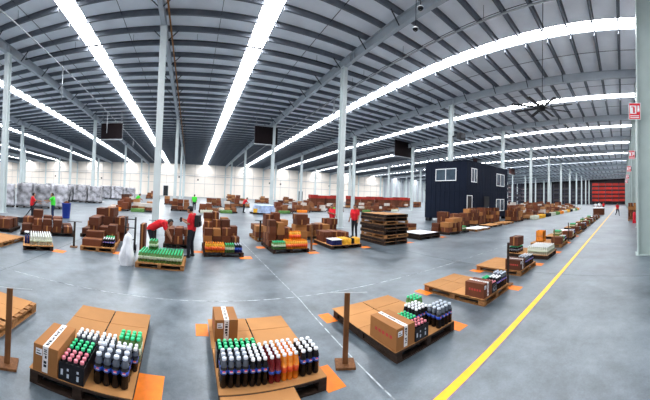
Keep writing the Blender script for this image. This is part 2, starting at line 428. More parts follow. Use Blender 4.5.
def carton(fr, u, v, z, w, d, h, label, group=None, m=None, rz=0.0, tape='x', detail=0):
    """cardboard box: body with two top flaps, tape strip; detail adds tape print and a paper label"""
    m = m or M['card_dark']
    def body():
        b = MB(); e = .004
        b.box(0, w, 0, d, 0, h - e, m)
        if tape == 'x': b.box(0, w, 0, d / 2 - .003, h - e, h, m); b.box(0, w, d / 2 + .003, d, h - e, h, m)
        else: b.box(0, w / 2 - .003, 0, d, h - e, h, m); b.box(w / 2 + .003, w, 0, d, h - e, h, m)
        return b.mesh('cardboard_box')
    k = (round(w, 3), round(d, 3), round(h, 3), m.name, tape)
    x, y = fr.at(u, v)
    o = put('cardboard_box', shared(('bx', k), body), None, (x, y, z), fr.rz + rz)
    tag(o, label, 'box', group)
    tw = .028 if not detail else .034
    if tape and detail >= 0:
        def tp():
            b = MB(); t = .0015; tm = M['tape'] if detail else M['card']
            if tape == 'x':
                b.box(0, w, d / 2 - tw, d / 2 + tw, h, h + t, tm)
                b.box(-t, 0, d / 2 - tw, d / 2 + tw, h * .05, h + t, tm); b.box(w, w + t, d / 2 - tw, d / 2 + tw, h * .05, h + t, tm)
            else:
                b.box(w / 2 - tw, w / 2 + tw, 0, d, h, h + t, tm)
                b.box(w / 2 - tw, w / 2 + tw, -t, 0, h * .05, h + t, tm); b.box(w / 2 - tw, w / 2 + tw, d, d + t, h * .05, h + t, tm)
            return b.mesh('tape')
        tobj = put('tape', shared(('tp', k, detail), tp), o)
        if detail:
            b = MB(); r = random.Random(int(w * 1000)); t = .0018
            for side in (0, 1):
                p = .03
                while True:
                    L = r.choice((.012, .02, .03)); 
                    lim = (d if tape != 'x' else w) if side == 0 else h * .9
                    if p + L > lim - .03: break
                    s0, s1 = -.018, .018
                    if r.random() < .3: s0 = -.004
                    if tape != 'x':
                        if side == 0: b.box(w / 2 + s0, w / 2 + s1, p, p + L, h + t, h + t + .0006, M['print'])
                        else: b.box(w / 2 + s0, w / 2 + s1, -t - .0006, -t, h - p - L, h - p, M['print'])
                    else:
                        if side == 0: b.box(p, p + L, d / 2 + s0, d / 2 + s1, h + t, h + t + .0006, M['print'])
                        else: b.box(w + t, w + t + .0006, d / 2 + s0, d / 2 + s1, h - p - L, h - p, M['print'])
                    p += L + r.choice((.008, .012, .03))
            tag(b.build('print', tobj), kind='stuff')
            lb = MB().box(.03, .11, -.002, 0, h * .62, h * .86, M['paper'])
            lo = lb.build('paper_label', o)
            tag(MB().box(.04, .10, -.003, -.002, h * .66, h * .70, M['print']).box(.04, .08, -.003, -.002, h * .76, h * .79, M['print']).build('print', lo), kind='stuff')
            rp = MB()
            for q in range(5): rp.box(-.0012, 0, d * (.15 + .14 * q), d * (.24 + .14 * q), h * .45, h * .60, M['redprint'])
            tag(rp.build('red_print', o), kind='stuff')
    return o

# ---- bottles
def emblem_mat(zc):
    m = bpy.data.materials.new('blue_label_with_round_emblem'); m.use_nodes = True; nt = m.node_tree; b = nt.nodes['Principled BSDF']
    b.inputs['Roughness'].default_value = .35
    tc = nt.nodes.new('ShaderNodeTexCoord'); sp = nt.nodes.new('ShaderNodeSeparateXYZ'); nt.links.new(tc.outputs['Object'], sp.inputs[0])
    def mth(op, a, c):
        n = nt.nodes.new('ShaderNodeMath'); n.operation = op
        for i, q in enumerate((a, c)):
            if isinstance(q, (int, float)): n.inputs[i].default_value = q
            else: nt.links.new(q, n.inputs[i])
        return n.outputs[0]
    dz = mth('SUBTRACT', sp.outputs[2], zc)
    r2 = mth('ADD', mth('MULTIPLY', sp.outputs[0], sp.outputs[0]), mth('MULTIPLY', dz, dz))
    inside = mth('MULTIPLY', mth('LESS_THAN', r2, .019 ** 2), mth('LESS_THAN', sp.outputs[1], 0.0))
    rr = nt.nodes.new('ShaderNodeValToRGB'); rr.color_ramp.interpolation = 'CONSTANT'
    e = rr.color_ramp.elements; e[0].position = 0; e[0].color = (.03, .12, .6, 1); e[1].position = .38; e[1].color = (.9, .9, .9, 1)
    e3 = e.new(.60); e3.color = (.7, .03, .05, 1)
    mr = nt.nodes.new('ShaderNodeMapRange'); mr.inputs[1].default_value = -.019; mr.inputs[2].default_value = .019
    nt.links.new(dz, mr.inputs[0]); nt.links.new(mr.outputs[0], rr.inputs[0])
    mx = nt.nodes.new('ShaderNodeMixRGB'); mx.inputs[1].default_value = (.015, .08, .52, 1)
    nt.links.new(inside, mx.inputs[0]); nt.links.new(rr.outputs[0], mx.inputs[2]); nt.links.new(mx.outputs[0], b.inputs['Base Color'])
    return m
def square_mark_mat(zc):
    m = bpy.data.materials.new('dark_label_with_pale_marks'); m.use_nodes = True; nt = m.node_tree; b = nt.nodes['Principled BSDF']
    b.inputs['Roughness'].default_value = .35
    tc = nt.nodes.new('ShaderNodeTexCoord'); v = nt.nodes.new('ShaderNodeTexVoronoi'); v.inputs['Scale'].default_value = 42
    nt.links.new(tc.outputs['Object'], v.inputs['Vector'])
    r = nt.nodes.new('ShaderNodeValToRGB'); r.color_ramp.interpolation = 'CONSTANT'
    r.color_ramp.elements[0].color = (.45, .5, .58, 1); r.color_ramp.elements[1].position = .30; r.color_ramp.elements[1].color = (.012, .012, .016, 1)
    nt.links.new(v.outputs['Distance'], r.inputs[0]); nt.links.new(r.outputs[0], b.inputs['Base Color'])
    return m
M['emblem'] = emblem_mat(.165); M['emblem_s'] = emblem_mat(.115); M['marks'] = square_mark_mat(.1)
M['wrapper'] = mat('black_printed_wrapper', (.012, .011, .014), .3, 0, .3, 20, spec=.3)
#        radius, height, body, shoulder, label, label zone, cap
BK = dict(
    cola_big=(.047, .32, 'cola', 'neck', 'emblem', (.145, .185), 'cap_grey'),
    cola_mid=(.039, .31, 'cola', 'neck', 'emblem', (.145, .185), 'cap_grey'),
    cola_tight=(.034, .29, 'cola', 'cola', 'emblem', (.145, .185), 'cap_white'),
    red_tight=(.034, .29, 'redb', 'redb', 'label_blue', (.10, .13), 'cap_white'),
    orange_tight=(.035, .29, 'orangeb', 'orangeb', 'label_red', (.09, .15), 'cap_white'),
    cola_white=(.040, .29, 'cola', 'cola', 'emblem', (.145, .185), 'cap_white'),
    cola_pink=(.035, .235, 'cola', 'cola', 'marks', (.05, .14), 'cap_pink'),
    cola_green=(.035, .235, 'cola', 'cola', 'marks', (.05, .14), 'cap_green'),
    cola_small=(.034, .26, 'cola', 'neck', 'emblem_s', (.10, .13), 'cap_white'),
    red_white=(.040, .29, 'redb', 'redb', 'label_blue', (.10, .13), 'cap_white'),
    orange=(.042, .29, 'orangeb', 'orangeb', 'label_red', (.09, .15), 'cap_white'),
    orange_far=(.046, .31, 'orangeb', 'yellowpk', 'label_red', (.07, .17), 'orangeb'),
    green=(.040, .28, 'greenb', 'greenb', 'label_pale', (.09, .17), 'cap_green'),
    water=(.040, .30, 'waterb', 'waterb', 'label_pale', (.10, .16), 'cap_white'),
    blue=(.042, .28, 'blueb', 'cola', 'label_blue', (.09, .15), 'cap_grey'),
)
def bottle_meshes(kind):
    r, h, body, neck, lab, (l0, l1), cap = BK[kind]
    def mk(withcap):
        b = MB(); hc = h - .018
        prof = [(r * .80, 0), (r, .012), (r, l0), (r * 1.015, l0), (r * 1.015, l1), (r, l1), (r, h * .70), (r * .78, h * .82), (r * .42, h * .91), (r * .38, hc)]
        ms = [M[body], M[body], M[lab], M[lab], M[lab], M[body], M[neck], M[neck], M[neck], M[neck]]
        if withcap:
            prof += [(r * .55, hc - .01), (r * .5, h)]; ms = ms[:-1] + [M[cap], M[cap], M[cap]]
        b.lathe(prof, ms, 8); return b.mesh('bottle')
    def ck():
        cr = r * .64
        return MB().lathe([(cr, h - .026), (cr, h - .004), (cr * .8, h)], [M[cap]] * 3, 8).mesh('cap')
    return shared(('bt', kind), lambda: (mk(False), ck(), mk(True)))
def pack(fr, u, v, z, nx, ny, kind, label, group=None, pitch=None, near=True):
    """a pack of bottles: thing > bottle > cap"""
    r, h = BK[kind][:2]; p = pitch or r * 2.02
    x, y = fr.at(u, v)
    o = empty('bottle_pack', (x, y, z), fr.rz); tag(o, label, 'bottles', group)
    mb, mc, mf = bottle_meshes(kind)
    if near and kind in ('cola_pink', 'cola_green'):                 # printed dark wrapper up to the caps
        W, D, t, hh = p * nx, p * ny, .003, h * .82
        wb_ = MB().box(-t, W + t, -t, 0, 0, hh, M['wrapper']).box(-t, W + t, D, D + t, 0, hh, M['wrapper']).box(-t, 0, 0, D, 0, hh, M['wrapper']).box(W, W + t, 0, D, 0, hh, M['wrapper'])
        wo = wb_.build('wrapper', o)
        tag(MB().box(W * .08, W * .17, -t - .001, -t, hh * .30, hh * .62, M['cap_grey']).box(W * .33, W * .42, -t - .001, -t, hh * .20, hh * .42, M['cap_grey']).box(W * .33, W * .40, -t - .001, -t, hh * .58, hh * .72, M['cap_grey']).box(W * .72, W * .81, -t - .001, -t, hh * .18, hh * .45, M['cap_grey']).box(W * .72, W * .80, -t - .001, -t, hh * .58, hh * .72, M['cap_grey']).build('print', wo), kind='stuff')
    for j in range(ny):
        for i in range(nx):
            l = (p * (i + .5), p * (j + .5), 0)
            if near:
                bo = put('bottle', mb, o, l); put('cap', mc, bo)
            else: put('bottle', mf, o, l)
    return o
def bag_pack(fr, u, v, z, w, d, h, m, label, group=None):
    """a film wrapped pack with rounded bottle tops showing"""
    def mk():
        b = MB(); n = max(2, int(w / .09)); k = max(2, int(d / .09))
        for i in range(n):
            for j in range(k):
                r = min(w / n, d / k) / 2 * .99
                b.lathe([(r, 0), (r, h * .8), (r * .6, h * .95), (r * .2, h)], [m] * 4, 6, w * (i + .5) / n, d * (j + .5) / k)
        return b.mesh('wrapped_pack')
    x, y = fr.at(u, v)
    return tag(put('wrapped_pack', shared(('bp', round(w, 2), round(d, 2), round(h, 2), m.name), mk), None, (x, y, z), fr.rz), label, 'pack', group)

LAY = ['bottom', 'second layer', 'third layer', 'fourth layer', 'fifth layer', 'sixth layer', 'seventh layer']
CW = {1: [''], 2: ['left', 'right'], 3: ['left', 'middle', 'right'], 4: ['far left', 'inner left', 'inner right', 'far right'], 5: ['far left', 'inner left', 'middle', 'inner right', 'far right']}
RW = {1: [''], 2: ['front', 'rear'], 3: ['front', 'central', 'rear']}
def heap(fr, u0, u1, v0, v1, z, nu, nv, levels, label, group, hs=(.24, .30, .34), m=None, seed=1, detail=0):
    """cartons piled up on a grid, each its own box resting on the one below"""
    r = random.Random(seed); cu, cv = (u1 - u0) / nu, (v1 - v0) / nv
    for i in range(nu):
        for j in range(nv):
            L = levels(i, j, r) if callable(levels) else levels
            zz = z
            for l in range(L):
                w = cu * r.choice((.80, .88, .96)); d = cv * r.choice((.80, .90, .96)); h = r.choice(hs)
                w, d = round(w, 2), round(d, 2)
                mm = m or (M['card_dark'] if r.random() < .8 else M['card'])
                lw = ('top' if l == L - 1 and L > 1 else LAY[l]) if L > 1 else ''
                lab = ' '.join(' '.join((lw, RW[nv][j], CW[nu][i], label)).split())
                carton(fr, u0 + i * cu + (cu - w) * r.random(), v0 + j * cv + (cv - d) * r.random(), zz, w, d, h, lab, group, mm, 0, r.choice('xy'), detail)
                zz += h + .0016 if detail >= 0 else h

def post(x, y, label, h=.95, plate=True, m=None, dark=False, rz=0.5):
    o = empty('marker_post', (x, y, 0), rz); tag(o, label, 'post')
    m = m or M['post_wood']
    MB().box(-.13, .13, -.11, .11, 0, .03, m).build('base', o)
    MB().box(-.035, .035, -.022, .022, .03, h, M['wood_dark'] if dark else m).build('pole', o)
    if plate:
        MB().box(-.26, .26, -.045, .045, h, h + .01, M['wood_dark']).build('top_strip', o) if dark else MB().box(-.27, .27, -.006, .006, h, h + .004, M['pipe']).build('top_strip', o)
    return o
def floor_tape(x, y, w, d, label, rz=0.0):
    o = MB().box(-w / 2, w / 2, -d / 2, d / 2, 0.0006, .003, M['orange']).build('floor_tape', None, (x, y, 0), rz)
    return tag(o, label, 'floor mark')

ORD = ['first', 'second', 'third', 'fourth', 'fifth', 'sixth', 'seventh', 'eighth', 'ninth', 'tenth', 'eleventh', 'twelfth', 'thirteenth', 'fourteenth', 'fifteenth', 'sixteenth']
ZT = PH + .006                                        # top of sheet on a pallet

# ---------------------------------------------------------------- front row beside the yellow line
# first: bare pallet at the left edge
f = Fr(-3.62, 2.75, .03)
pallet(f, 1.2, 1.28, 'worn wooden pallet cut by the left picture edge beside the leftmost post')
sheet(f, .25, .45, .9, .8, PH, 'torn cardboard sheet on the pallet at the left picture edge', rz=.04)

def front(i, x0, x1, y0, y1, rz=0.0, dark=True):
    f = Fr(x0, y0, rz); w, d = x1 - x0, y1 - y0
    n = ORD[i]
    pallet(f, w, d, '%s wooden pallet from the left in the front row, under flattened cartons' % n, dark)
    sheet(f, -.02, .012, w + .03, d * .5, PH, 'flattened carton covering the front half of the %s front row pallet' % n)
    sheet(f, -.03, d * .5 + .02, w * .5 + .01, d * .5, PH, 'flattened carton at the back left of the %s front row pallet' % n)
    sheet(f, w * .5 + .0, d * .5 + .02, w * .5 + .01, d * .5, PH, 'flattened carton at the back right of the %s front row pallet' % n)
    return f, n
# second (bottom left)
f, n = front(1, -1.62, -.49, 2.60, 4.42, .045)
S = ' on the %s front row pallet'
carton(f, .03, .01, ZT, .30, .52, .30, 'brown carton with white printed tape' + S % n, None, M['card'], 0, 'y', 1)
pack(f, .345, .02, ZT, 4, 3, 'cola_pink', 'pink capped dark bottles packed four by three' + S % n)
pack(f, .345, .245, ZT, 4, 3, 'cola_green', 'green capped dark bottles packed behind the pink caps' + S % n)
pack(f, .345, .47, ZT, 4, 3, 'cola_small', 'small white capped bottles left of centre' + S % n)
pack(f, .70, .10, ZT, 4, 3, 'cola_big', 'large dark bottles with clear necks and blue labels' + S % n)
pack(f, .64, .40, ZT, 3, 4, 'cola_small', 'small white capped bottles between two green packs' + S % n)
pack(f, .86, .40, ZT, 4, 2, 'cola_small', 'white capped bottles with blue labels at the right edge' + S % n, pitch=.068)
pack(f, .86, .57, ZT, 4, 3, 'green', 'green soda bottles with green caps at the right edge' + S % n, pitch=.07)
# third (bottom centre)
f, n = front(2, .40, 1.60, 2.80, 4.45)
sheet(f, -.01, -.38, .80, .375, PH - .004, 'brown cardboard sheet sticking out in front' + S % n, seam=False)
carton(f, .02, 1.00, ZT, .32, .44, .30, 'brown carton with white printed tape' + S % n, None, M['card'], 0, 'y', 1)
pack(f, .0, .10, ZT, 4, 3, 'cola_mid', 'large dark bottles with clear necks in the front corner' + S % n)
pack(f, .32, .09, ZT, 3, 5, 'cola_tight', 'white capped dark bottles beside the red ones' + S % n)
pack(f, .535, .09, ZT, 2, 5, 'red_tight', 'dark red bottles with white caps' + S % n, pitch=.073)
pack(f, .685, .10, ZT, 3, 5, 'orange_tight', 'orange soda bottles with white caps' + S % n, pitch=.071)
pack(f, .915, .10, ZT, 3, 4, 'cola_white', 'white capped dark bottles standing apart at the right' + S % n)
pack(f, .0, .45, ZT, 7, 3, 'cola_green', 'green capped bottles in rows behind the dark ones' + S % n)
# fourth
f, n = front(3, 2.62, 3.95, 2.72, 4.42)
carton(f, .0, .02, ZT, .36, .58, .30, 'brown carton with a white tape and red print' + S % n, None, M['card'], 0, 'y', 1)
pack(f, .38, .02, ZT, 4, 3, 'cola_pink', 'pink capped dark bottles' + S % n)
pack(f, .38, .25, ZT, 4, 4, 'cola_green', 'green capped dark bottles behind the pink ones' + S % n)
pack(f, .70, .305, ZT, 4, 4, 'cola_white', 'white capped bottles in the middle' + S % n)
pack(f, .92, .01, ZT, 4, 3, 'cola_big', 'large dark bottles with blue labels at the right corner' + S % n)
pack(f, 1.03, .66, ZT, 3, 3, 'green', 'green soda bottles with green caps behind the white caps' + S % n)
# fifth
f, n = front(4, 5.12, 6.38, 2.78, 4.42, 0, False)
carton(f, .01, .02, ZT, .38, .46, .30, 'brown carton with a pale tape' + S % n, None, M['card_dark'], 0, 'y', 1)
pack(f, .42, .02, ZT, 3, 4, 'cola_pink', 'pink capped dark bottles' + S % n)
pack(f, .66, .02, ZT, 3, 3, 'cola_white', 'white capped dark bottles' + S % n)
pack(f, .93, .02, ZT, 3, 3, 'cola_big', 'large dark bottles with blue labels' + S % n)
pack(f, .66, .32, ZT, 4, 2, 'cola_green', 'green capped dark bottles' + S % n)
# sixth
f, n = front(5, 7.60, 9.0, 2.92, 4.42, 0, False)
carton(f, .01, .03, ZT, .42, .48, .30, 'brown carton with a pale tape' + S % n, None, M['card_dark'], 0, 'y', 1)
pack(f, .50, .03, ZT, 4, 3, 'cola_big', 'large dark bottles with pale necks' + S % n, near=False)
pack(f, .92, .03, ZT, 4, 4, 'cola_white', 'white capped dark bottles' + S % n, near=False)
# seventh: pale bottles with a carton behind
f, n = front(6, 10.0, 11.3, 2.78, 4.42)
pack(f, .02, .02, ZT, 14, 10, 'water', 'pale bottles with white caps filling the front' + S % n, near=False)
carton(f, .05, 1.22, ZT + .27, .62, .36, .34, 'reddish brown carton on top of dark bottles' + S % n, None, M['card_dark'], 0, 'x')
pack(f, .05, 1.22, ZT, 8, 5, 'cola_green', 'dark bottles under the reddish carton' + S % n, pitch=.076, near=False)
# orange crates on the eighth
oc = empty('crate', (13.38, 4.08, ZT)); tag(oc, 'bright orange plastic crate stack at the back of the eighth front row pallet', 'crate')
for k in range(2):
    b = MB(); z0 = k * .27
    b.box(-.24, .24, -.19, .19, z0, z0 + .03, M['orangeb'])
    for s in (-1, 1):
        b.box(-.24, .24, s * .175 - .015, s * .175 + .015, z0, z0 + .26, M['orangeb']); b.box(s * .225 - .015, s * .225 + .015, -.19, .19, z0, z0 + .26, M['orangeb'])
    b.box(-.22, .22, -.17, .17, z0 + .03, z0 + .22, M['yellowpk'])
    b.build('crate_tier', oc)
# eighth and on
kinds = ['cola_big', 'green', 'water', 'cola_white', 'cola_big', 'cola_green']
for k in range(7, 16):
    x0 = 12.72 + (k - 7) * 2.55
    f, n = front(k, x0, x0 + 1.35, 2.85, 4.40, 0, k % 2 == 0)
    carton(f, .02, .03, ZT, .42, .50, .32, 'brown carton' + S % n, None, M['card_dark'], 0, 'y')
    a, b_ = kinds[k % 6], kinds[(k + 2) % 6]
    nm = dict(cola_big='large dark bottles', green='green soda bottles', water='pale bottles', cola_white='white capped dark bottles', cola_green='green capped dark bottles')
    pack(f, .50, .03, ZT, 4, 4, a, nm[a] + ' in front' + S % n, near=False)
    pack(f, .92, .03, ZT, 4, 4, b_, nm[b_] + ' at the right' + S % n, near=False)
    if k == 7: continue
    if k % 2: sheet(f, .3, .6, .9, .85, ZT, 'loose white paper sheet' + S % n, M['paper'], seam=False)
    else: pack(f, .4, .8, ZT, 8, 5, 'green', 'green soda bottles at the back' + S % n, near=False)
# covered load further down the row
tl = empty('covered_load', (41.5, 3.6, 0)); tag(tl, 'dark stacked load under a white cover far down the front row', 'load')
b = MB()
for k in range(5): b.box(-1.0, 1.0, -.8, .8, .02 + k * .2, .16 + k * .2, M['card_dark'])
b.build('stack', tl); MB().box(-1.02, 1.02, -.82, .82, .96, 1.06, M['paper']).build('cover', tl); MB().box(-.9, .9, -.7, .7, 0, .02, M['wood_dark']).build('base', tl)

# ---- posts and floor tape of the front row
post(2.04, 3.1, 'short wooden post with a thin white top strip between third and fourth front pallets', .95, rz=-.45)
post(-1.99, 2.66, 'leftmost wooden post with a thin white top strip near the picture edge', .95, rz=.5)
post(6.72, 2.95, 'tall dark wooden post at the right end of the fifth front pallet', 1.10, False, dark=True, rz=.1)
post(12.02, 3.05, 'pale wooden post between seventh and eighth front pallets', .92, False, rz=.1)
post(15.66-.9, 2.95, 'dark wooden post right after the eighth front pallet', 1.0, False, dark=True, rz=.1)
post(19.60-.05, 2.85, 'dark wooden post right after the tenth front pallet', 1.0, False, dark=True, rz=.1)
TP = [(-.38, 3.02, .34, .52, 'orange tape mark at the right front corner of the second front pallet'), (.28, 4.42, .20, .38, 'orange tape mark behind left of the third front pallet'),
      (1.72, 2.98, .24, .46, 'orange tape mark at the right front corner of the third front pallet'), (2.50, 4.42, .22, .36, 'orange tape mark behind left of the fourth front pallet'),
      (4.10, 2.82, .28, .40, 'orange tape mark at the right front corner of the fourth front pallet'), (5.0, 4.35, .22, .40, 'orange tape mark behind left of the fifth front pallet'),
      (6.56, 2.72, .32, .40, 'orange tape mark at the right front corner of the fifth front pallet'), (7.5, 4.35, .22, .40, 'orange tape mark behind left of the sixth front pallet'),
      (9.22, 2.95, .36, .42, 'orange tape mark at the right front corner of the sixth front pallet'), (11.55, 2.85, .4, .44, 'orange tape mark at the right front corner of the seventh front pallet'),
      (14.25, 2.92, .36, .4, 'orange tape mark at the right front corner of the eighth front pallet'), (16.85, 2.92, .36, .4, 'orange tape mark at the right front corner of the ninth front pallet')]
for x, y, w_, d_, l in TP: floor_tape(x, y, w_, d_, l)

# ---------------------------------------------------------------- second row
# far left pallet with white plastic
f = Fr(-7.15, 7.15, .05)
pallet(f, 1.3, 1.45, 'second row wooden pallet with white plastic at the left picture edge')
sheet(f, 0.02, .02, 1.24, 1.4, PH, 'cardboard sheet on the second row pallet at the left picture edge')
def lump(name, x, y, z, rx, ry, h, m, label, cat, seed=1, top=.3, n=20, k=12):
    r = random.Random(seed); b = MB(); P = []
    ph = [r.random() * 6.28 for _ in range(6)]
    for j in range(k + 1):
        t = j / k; rad = (1 - t) ** .6 * (1 - top * 0) if t > .6 else 1 - .35 * t
        rad = max(.02, (1 - .5 * t) * min(1, (1 - t) * 7) ** .5 * (1 + .18 * math.sin(7 * t + ph[3])))
        for i in range(n):
            a = 2 * math.pi * i / n
            q = 1 + .20 * math.sin(3 * a + ph[0] + 3 * t) + .12 * math.sin(5 * a + ph[1] - 4 * t) + .10 * math.sin(9 * a + ph[2] + 5 * t) + .11 * r.uniform(-1, 1)
            P.append((rx * rad * q * math.cos(a), ry * rad * q * math.sin(a), h * t))
    b.v = P; b.mats = [m]
    for j in range(k):
        for i in range(n):
            i2 = (i + 1) % n; b.f.append((j * n + i, j * n + i2, (j + 1) * n + i2, (j + 1) * n + i)); b.mi.append(0); b.sm.append(True)
    b.f.append(tuple(k * n + i for i in range(n))); b.mi.append(0); b.sm.append(True)
    return tag(b.build(name, None, (x, y, z)), label, cat)
lump('plastic_film', -6.75, 7.65, PH + .007, .34, .34, .36, M['plastic_white'], 'crumpled white plastic film on the leftmost second row pallet', 'plastic film', 3)
f = Fr(-9.3, 8.9, .3)
pallet(f, 2.2, 1.3, 'dark pallet under long brown cartons at the left picture edge', True)
heap(f, .02, 2.15, .02, 1.2, PH, 3, 2, 1, 'long brown carton in the low row at the left picture edge', 'cartons at the left picture edge', hs=(.42,), seed=4, m=M['card_dark'])
# pallet jack behind
pj = empty('pallet_jack', (-8.45, 12.2, 0), -.3); tag(pj, 'dark hand pallet jack with its handle leaning, behind the leftmost cartons', 'pallet jack')
MB().bar((0, 0, .2), (.75, .3, 1.25), .05, .05, M['black']).build('handle', pj)
MB().box(-.3, .1, -.27, -.11, .06, .12, M['black']).box(-1.2, .1, -.27, -.11, .06, .12, M['black']).build('fork', pj); MB().box(-1.2, .1, .11, .27, .06, .12, M['black']).build('fork', pj)
MB().box(-.05, .15, -.27, .27, .08, .35, M['black']).build('pump', pj); MB().tube((.05, -.05, .08), (.05, .05, .08), .08, .08, M['black'], 12).build('wheel', pj)
MB().bar((.70, .1, 1.18), (.78, .5, 1.22), .03, .03, M['black']).build('grip', pj)

# a: pale bottles
f, w_ = frame_px((23, 250), (53, 251))
na = 'the pale bottles pallet at the left'
pallet(f, 1.0, 1.55, 'dark wooden pallet under pale bottles at the left of the second row', True)
sheet(f, -.01, .0, 1.02, 1.5, PH, 'cardboard sheet under the pale bottles at the left of the second row')
pack(f, .22, .12, ZT, 9, 12, 'water', 'pale white capped bottles in many rows at the left of the second row', pitch=.083, near=False)
bag_pack(f, .03, .30, ZT, .18, .36, .27, M['blueb'], 'small dark blue pack beside the pale bottles')
bag_pack(f, .03, .85, ZT, .18, .36, .27, M['cola'], 'small dark pack with pale top behind the dark blue pack')
sheet(f, .02, .88, .16, .30, ZT + .271, 'white paper on the small dark pack by the pale bottles', M['paper'], seam=False)
f2 = Fr(-6.55, 9.25, .5)
pallet(f2, 2.3, 1.35, 'pallet under the low carton heap behind the pale bottles', True, v0=.35)
heap(f2, .02, 2.25, .37, 1.65, PH, 5, 2, lambda i, j, r: (1, 2, 2, 2, 1)[i] + (1 if j and r.random() < .4 else 0), 'brown carton in the low heap behind the pale bottles', 'cartons behind the pale bottles', hs=(.26, .30), seed=11, m=M['card_dark'])
f2 = Fr(-4.52, 10.85, .0)
pallet(f2, .95, 1.2, 'pallet under the taller carton pile left of the dark bottle pallet', True)
heap(f2, .02, .93, .02, 1.15, PH, 2, 2, lambda i, j, r: (2, 4)[i] - (1 - j), 'brown carton in the taller pile left of the dark bottle pallet', 'cartons in the taller left pile', hs=(.24, .28), seed=13)
# b: cartons and dark bottles
f, w_ = frame_px((80, 250), (113, 253))
pallet(f, 1.18, 1.75, 'pallet with cartons and white capped dark bottles in the second row')
sheet(f, 0, 0, 1.18, 1.7, PH, 'cardboard sheet under the cartons and dark bottles in the second row')
carton(f, .04, .10, ZT, .66, .42, .22, 'long brown carton lying in front left on the dark bottle pallet', None, M['card_dark'], 0, 'x')
carton(f, .06, .56, ZT, .62, .40, .42, 'brown carton behind the long one on the dark bottle pallet', None, M['card_dark'], 0, 'x')
pack(f, .74, .10, ZT, 5, 4, 'cola_white', 'white capped dark bottles on the second row carton pallet', near=False)
pack(f, .78, .48, ZT, 4, 4, 'green', 'green soda bottles behind the white capped dark bottles', near=False)
heap(f, .04, 1.15, 1.0, 1.7, ZT, 3, 1, lambda i, j, r: (3, 2, 2)[i], 'brown carton at the back of the dark bottle pallet', 'cartons behind the dark bottles', hs=(.26, .30), seed=17)
f2 = Fr(-2.55, 10.75, 0)
heap(f2, -.95, .0, .0, .8, 0, 2, 1, lambda i, j, r: (4, 3)[i], 'brown carton in the pile on the floor behind the dark bottle pallet', 'cartons behind the dark bottle pallet', hs=(.30, .36), seed=19)
post(-3.95, 8.95, 'thin dark stand with a flat top left of the dark bottle pallet', .9, dark=True, rz=.3)
# c: green bottles
f, w_ = frame_px((135, 267), (184, 271.5))
pallet(f, 1.36, 1.05, 'light wooden pallet carrying rows of green bottles in the second row')
sheet(f, .01, .01, 1.34, 1.03, PH, 'cardboard sheet under the green bottles', seam=False)
pack(f, .05, .06, ZT, 15, 9, 'green', 'green soda bottles with bright green caps in long rows before the bending person', near=False, pitch=.083)
pack(f, .28, .40, ZT + .281, 3, 4, 'green', 'small green bottle pack lying on top of the green rows', near=False, pitch=.083)
lump('plastic_film', -1.72, 7.72, 0.0, .20, .22, .92, M['plastic_white'], 'crumpled white plastic film hanging beside the green bottle pallet', 'plastic film', 9)
# black hand truck with cardboard
ht = empty('hand_truck', (-2.02, 9.35, 0), .1); tag(ht, 'black hand truck with two uprights behind the white plastic film', 'hand truck')
for s in (-1, 1): MB().tube((s * .17, 0, .05), (s * .17, .05, 1.18), .035, .035, M['black']).build('upright', ht); MB().tube((s * .2 - .03, .1, .11), (s * .2 + .03, .1, .11), .11, .11, M['black'], 12).build('wheel', ht)
for z in (.4, .8, 1.1): MB().bar((-.17, .02, z), (.17, .02, z), .03, .03, M['black']).build('crossbar', ht)
MB().box(-.22, .22, -.25, .02, .01, .03, M['black']).build('toe_plate', ht)
carton(Fr(-1.72, 9.62), 0, 0, 0, .16, .5, .92, 'narrow upright carton standing right of the black hand truck', None, M['card_dark'], 0, 'y')
post(-1.25, 10.3, 'dark stand with a flat top behind the green bottles, left of the bending person', 1.0, dark=True, rz=0)
# cartons behind the bending man
f2 = Fr(-.95, 10.35, 0)
pallet(f2, 1.15, 1.1, 'pallet under cartons behind the bending person', True)
heap(f2, .03, 1.1, .03, 1.05, PH, 3, 2, 2, 'brown carton on the pallet behind the bending person', 'cartons behind the bending person', hs=(.26, .30), seed=23)
# d
f = Fr(.54, 9.22)
pallet(f, 1.36, 1.75, 'dark pallet with orange, green and blue bottles before a carton heap', True)
pack(f, .04, .04, ZT - .006, 8, 4, 'orange_far', 'orange red bottles on the pallet right of the standing person', near=False, pitch=.082)
pack(f, .72, .04, ZT - .006, 4, 4, 'green', 'green bottles between orange and dark blue ones', near=False)
pack(f, 1.05, .04, ZT - .006, 3, 4, 'blue', 'dark blue bottles at the right of the orange and green bottles', near=False)
heap(f, .0, 1.30, .50, 1.72, PH, 4, 3, lambda i, j, r: (3, 3, 3, 2)[i] + (0, 1, 1)[j] + (1 if i in (0, 1) and j == 2 else 0), 'brown carton in the tall heap right of the standing person', 'cartons in the tall heap by the standing person', hs=(.22, .25, .27), seed=29)
post(3.2, 12.1, 'dark stand with a flat top between two carton heaps', .95, dark=True, rz=0)
